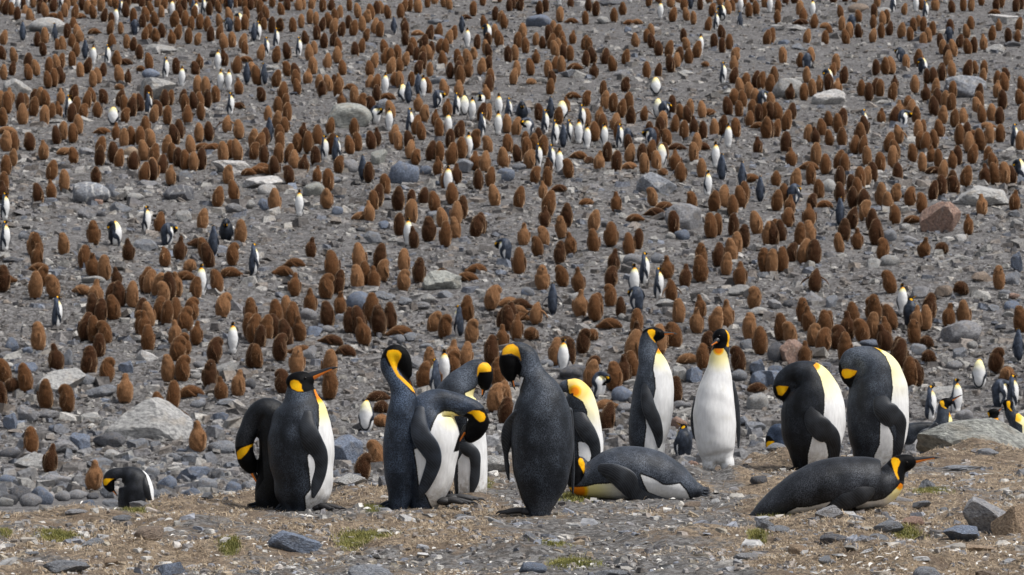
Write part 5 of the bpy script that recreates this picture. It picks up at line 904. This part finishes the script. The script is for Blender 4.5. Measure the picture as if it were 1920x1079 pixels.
# the colony goes on beyond the picture edges
for i in range(150):
    py = random.uniform(-90, 880); sd_ = random.random()
    CH.append([random.uniform(-150, -16) if sd_ < .5 else random.uniform(1936, 2070), py, random.choice('sssshtl')])
for i in range(110): CH.append([random.uniform(-100, 2020), random.uniform(-75, -2), random.choice('ssssht')])
INF = sorted([c for c in CH if 0 <= c[0] <= 1920], key=lambda c: -c[1]); IND = INF[:300]; ids = {id(c) for c in IND}
REST = [c for c in CH if id(c) not in ids]
TONES = [((.044, .018, .008), 'dark brown'), ((.104, .046, .019), 'brown'), ((.195, .098, .046), 'light brown')]
POSE = {'s': 'upright', 't': 'standing tall', 'h': 'preening', 'f': 'with flippers held out', 'l': 'lying flat', 'b': 'curled up'}
INDO = []
for px, py, kd in IND:
    x, Z, z = ground_at(px, py, 45); ti = random.choices((0, 1, 2), (.3, .45, .25))[0]; t = TONES[ti]
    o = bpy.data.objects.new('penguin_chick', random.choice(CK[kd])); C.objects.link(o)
    s = random.gauss(1.03, .06); wd_ = random.uniform(.92, 1.06); o.scale = (s * wd_ * .98, s * wd_ * .98, s); o.location = (x, Z, z - .008)
    yaw = random.uniform(0, 360) if kd in 'stf' else random.choice([0, 180]) + random.uniform(-40, 40)
    o.rotation_euler = (random.gauss(0, .07), random.gauss(0, .07), math.radians(yaw))
    k = random.uniform(.85, 1.18); o.color = (t[0][0] * k, t[0][1] * k, t[0][2] * k, 1)
    INDO.append(dict(px=px, py=py - 22, o=o, tone=t[1], pose=POSE[kd]))
Vs, Fs, Ts, Ds, Cs, off = [], [], [], [], [], 0
for px, py, kd in REST:
    x, Z, z = ground_at(px, py, 45); V, F, A = random.choice(LO[kd]); s = random.gauss(1.02, .06); w_ = random.uniform(.93, 1.06) * s * 1.02
    yaw = math.radians(random.uniform(0, 360)); c, q = math.cos(yaw), math.sin(yaw)
    if kd in 'l': yaw = random.choice([0, math.pi]) + random.uniform(-.6, .6); c, q = math.cos(yaw), math.sin(yaw)
    Vs.append(np.column_stack([(V[:, 0] * c - V[:, 1] * q) * w_ + x, (V[:, 0] * q + V[:, 1] * c) * w_ + Z, V[:, 2] * s + z - .008])); Fs.append(F + off); off += len(V)
    Ts.append(A['tip']); Ds.append(A['dk']); t = random.choices(TONES, (.3, .45, .25))[0][0]; k = random.uniform(.85, 1.18); Cs.append(np.tile([t[0] * k, t[1] * k, t[2] * k, 1], (len(V), 1)))
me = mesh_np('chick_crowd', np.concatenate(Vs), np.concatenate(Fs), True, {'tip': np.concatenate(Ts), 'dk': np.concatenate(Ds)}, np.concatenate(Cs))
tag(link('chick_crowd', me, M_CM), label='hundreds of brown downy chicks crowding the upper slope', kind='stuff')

# ------------------------------------------------------------------ labels that single each one out
LM = [dict(px=r['px'], py=r['py'], ph=r['mark'], r=90) for r in ROCKS if r['mark']] + [dict(px=p['px'], py=p['py'], ph=p['mark'], r=90) for p in PENGUINS if p['mark']]
ORD = ['nearest', 'second', 'third', 'fourth', 'fifth', 'sixth', 'seventh', 'eighth', 'ninth', 'tenth', 'eleventh', 'twelfth', 'thirteenth', 'fourteenth', 'fifteenth', 'sixteenth', 'seventeenth', 'eighteenth', 'nineteenth', 'twentieth'] + ['%dth' % i for i in range(21, 80)]
def relate(items, noun, make):
    cells = {}
    for it in items:
        best = min(LM, key=lambda l: math.hypot(l['px'] - it['px'], (l['py'] - it['py']) * 1.6) + (1e6 if l.get('o') is it.get('o') and it.get('o') is not None and 'o' in l else 0))
        dx, dy = it['px'] - best['px'], (it['py'] - best['py']) * 1.6
        dr = ('to the right of' if dx > 0 else 'to the left of') if abs(dx) > abs(dy) else ('in front of' if dy > 0 else 'behind')
        cells.setdefault((best['ph'], dr, make(it)), []).append((math.hypot(dx, dy), it))
    for (ph, dr, ds), L in cells.items():
        L.sort(key=lambda q: q[0])
        for i, (_, it) in enumerate(L):
            it['label'] = f"{ds}, {dr} {ph}" if len(L) == 1 else f"{ds}, {ORD[i]} {dr} {ph}"
for l in ROCKS:
    if l['mark']: l['o']['label'] = l['mark'][4:] + (', ' + l['nm'] + ' on the slope' if l['nm'] not in l['mark'] else ' among the chicks'); 
rest = [r for r in ROCKS if not r['mark'] and not r['label']]
relate(rest, 'stone', lambda it: f"{it['sh']} {it['col']} {'stone' if it['w'] <= 32 else 'rock'}")
for r in ROCKS:
    if r['label']: r['o']['label'] = r['label'] if not (r['mark'] and not r['near']) else r['o']['label']
    r['o']['group'] = 'stones on the knoll in front' if r['near'] else 'boulders and stones on the colony slope'
PN = {'s': 'standing adult', 'u': 'adult looking up', 'k': 'head-tucked adult', 'n': 'hidden-head adult', 'p': 'bowing adult', 'f': 'flipper-spreading adult'}
FN = {0: 'in profile', 180: 'in profile', -90: 'white belly shown', 90: 'dark back shown', 40: 'turned half away', 140: 'turned half away', -45: 'turned half forward', -135: 'turned half forward', 150: 'turned half away'}
relate(BGA, 'adult', lambda it: f"{PN[it['pose']]} {FN[it['yaw']]}")
for it in BGA: it['o']['label'] = it['label']; it['o']['category'] = 'penguin'; it['o']['group'] = 'adult king penguins standing among the chicks'
relate(INDO, 'chick', lambda it: f"{it['tone']} chick {it['pose']}")
for it in INDO: it['o']['label'] = it['label']; it['o']['category'] = 'penguin chick'; it['o']['group'] = 'brown king penguin chicks on the slope'

# ------------------------------------------------------------------ litter on the knoll: straw, grass, moulted feathers
def knoll_points(n, r, ylo=848, yhi=1084, xlo=-80, xhi=2000):
    py = r.uniform(ylo, yhi, n); px = r.uniform(xlo, xhi, n); Y = 1.5 * FPX / (py - 445.0); X = (px - 960) / FPX * Y
    k = Y < edge_z(X / Y) + .35; return X[k], Y[k], px[k], py[k]
def mossmask(X, Y, px): return .35 * sum(np.exp(-((X - q[0]) / q[2]) ** 2 - ((Y - q[1]) / q[3]) ** 2) for q in HUMMOCKS) + np.interp(px, [0, 400, 860, 960, 1080, 1380, 1450, 1920], [.72, .68, .60, .30, .22, .30, .70, .78]) + .38 * vn(X / .55, Y / 1.1, 21) + .18 * vn(X / .16, Y / .5, 22)
def blades(name, X, Y, L, wd_, upd, mat, seed, curl=.5):
    r = np.random.default_rng(seed); n = len(X); Z = height(X, Y)
    a = r.uniform(0, 2 * math.pi, n); e = np.clip(r.normal(upd, .35, n), .02, 1.5); L = L * r.uniform(.5, 1.5, n)
    d = np.stack([np.cos(a) * np.cos(e), np.sin(a) * np.cos(e), np.sin(e)], -1); s = np.stack([-np.sin(a), np.cos(a), np.zeros(n)], -1)
    p = np.stack([X, Y, Z + .001], -1); w = (wd_ * r.uniform(.6, 1.4, n))[:, None]
    mid = p + d * (L * .55)[:, None]; end = mid + (d + np.stack([r.normal(0, curl, n), r.normal(0, curl, n), -.35 * np.ones(n)], -1)) * (L * .45)[:, None]
    end[:, 2] = np.maximum(end[:, 2], Z)
    V = np.stack([p - s * w, p + s * w, mid + s * w * .8, mid - s * w * .8, end], 1).reshape(-1, 3); b = (np.arange(n) * 5)[:, None]
    F = np.concatenate([b + [0, 1, 2], b + [0, 2, 3], b + [3, 2, 4]]); return link(name, mesh_np(name, V, F, False), mat)
r = np.random.default_rng(77)
X, Y, px, py = knoll_points(210000, r); mk = mossmask(X, Y, px) + .25 * vn(X / .05, Y / .2, 31); k = r.uniform(0, 1, len(X)) < np.clip((mk - .40) * 2.6, .02, 1)
tag(blades('dry_grass', X[k], Y[k], .034, .0015, .18, M_ST, 1), label='dry straw-coloured moss and trampled grass on the knoll', kind='stuff')
gx, gy = [], []
for (cx, cy, rx, ry) in green_px():
    n = int(rx * ry * 7.5); a_, b_ = r.normal(0, .42, n), r.normal(0, .42, n); qx, qy = cx + rx * a_, cy + ry * b_; Yq = 1.5 * FPX / (qy - 445.0)
    ok = Yq < edge_z((qx - 960) / FPX) + .2; gx.append(((qx - 960) / FPX * Yq)[ok]); gy.append(Yq[ok])
tag(blades('green_grass', np.concatenate(gx), np.concatenate(gy), .026, .0014, .9, M_GS, 2, .35), label='small patches of green grass among the dry moss', kind='stuff')
# feathers: thin curved strips with a few barbs
X, Y, px, py = knoll_points(13000, r); dens = .42 * np.clip((py - 880) / 190, .06, 1) * (.35 + .9 * (vn(X / .3, Y / .9, 51) > .15)) ; dens = np.maximum(dens, sum(np.exp(-((px - a) / b_) ** 2 - ((py - c) / d_) ** 2) * 2.2 for a, c, b_, d_ in ((1690, 1072, 45, 12), (1850, 1072, 60, 10), (1535, 1078, 40, 8), (1600, 1068, 20, 8), (240, 1010, 45, 12), (560, 1075, 50, 10), (1090, 1066, 40, 10), (300, 985, 30, 8)))); k = r.uniform(0, 1, len(X)) < dens * .55
X, Y = X[k], Y[k]; n = len(X); Z = height(X, Y) + .006; FVs = []; S = 6
a = r.uniform(0, 2 * math.pi, n); cv = r.normal(0, 1.6, n); L = r.uniform(.014, .052, n); wdt = r.uniform(.0018, .0055, n); pit = r.uniform(-.1, .8, n)
P_ = np.stack([X, Y, Z], -1); pts = [P_]
for i in range(S):
    ang = a + cv * i / S * 1.4; st = L / S; el = pit - i / S * 1.1; P_ = P_ + np.stack([np.cos(ang) * np.cos(el) * st, np.sin(ang) * np.cos(el) * st, np.sin(el) * st], -1); P_[:, 2] = np.maximum(P_[:, 2], Z - .003); pts.append(P_)
pts = np.stack(pts, 1); ww = (np.sin(np.linspace(.25, math.pi * .97, S + 1)))[None, :, None] * wdt[:, None, None]
tl = r.uniform(-.6, .6, n); sd_ = np.stack([-np.sin(a) * np.cos(tl), np.cos(a) * np.cos(tl), np.sin(tl) + .5], -1)[:, None, :]
V = np.concatenate([pts - sd_ * ww, pts + sd_ * ww], 1).reshape(-1, 3); b = (np.arange(n) * 2 * (S + 1))[:, None]
F = np.concatenate([b + [i, i + 1, S + 2 + i, S + 1 + i] for i in range(S)])
tag(link('feather_litter', mesh_np('feather_litter', V, F, True), M_FE), label='moulted white feathers scattered over the knoll', kind='stuff')
print('objects', len(bpy.data.objects), 'chicks', len(CH), 'adults', len(BGA), 'rocks', len(ROCKS))
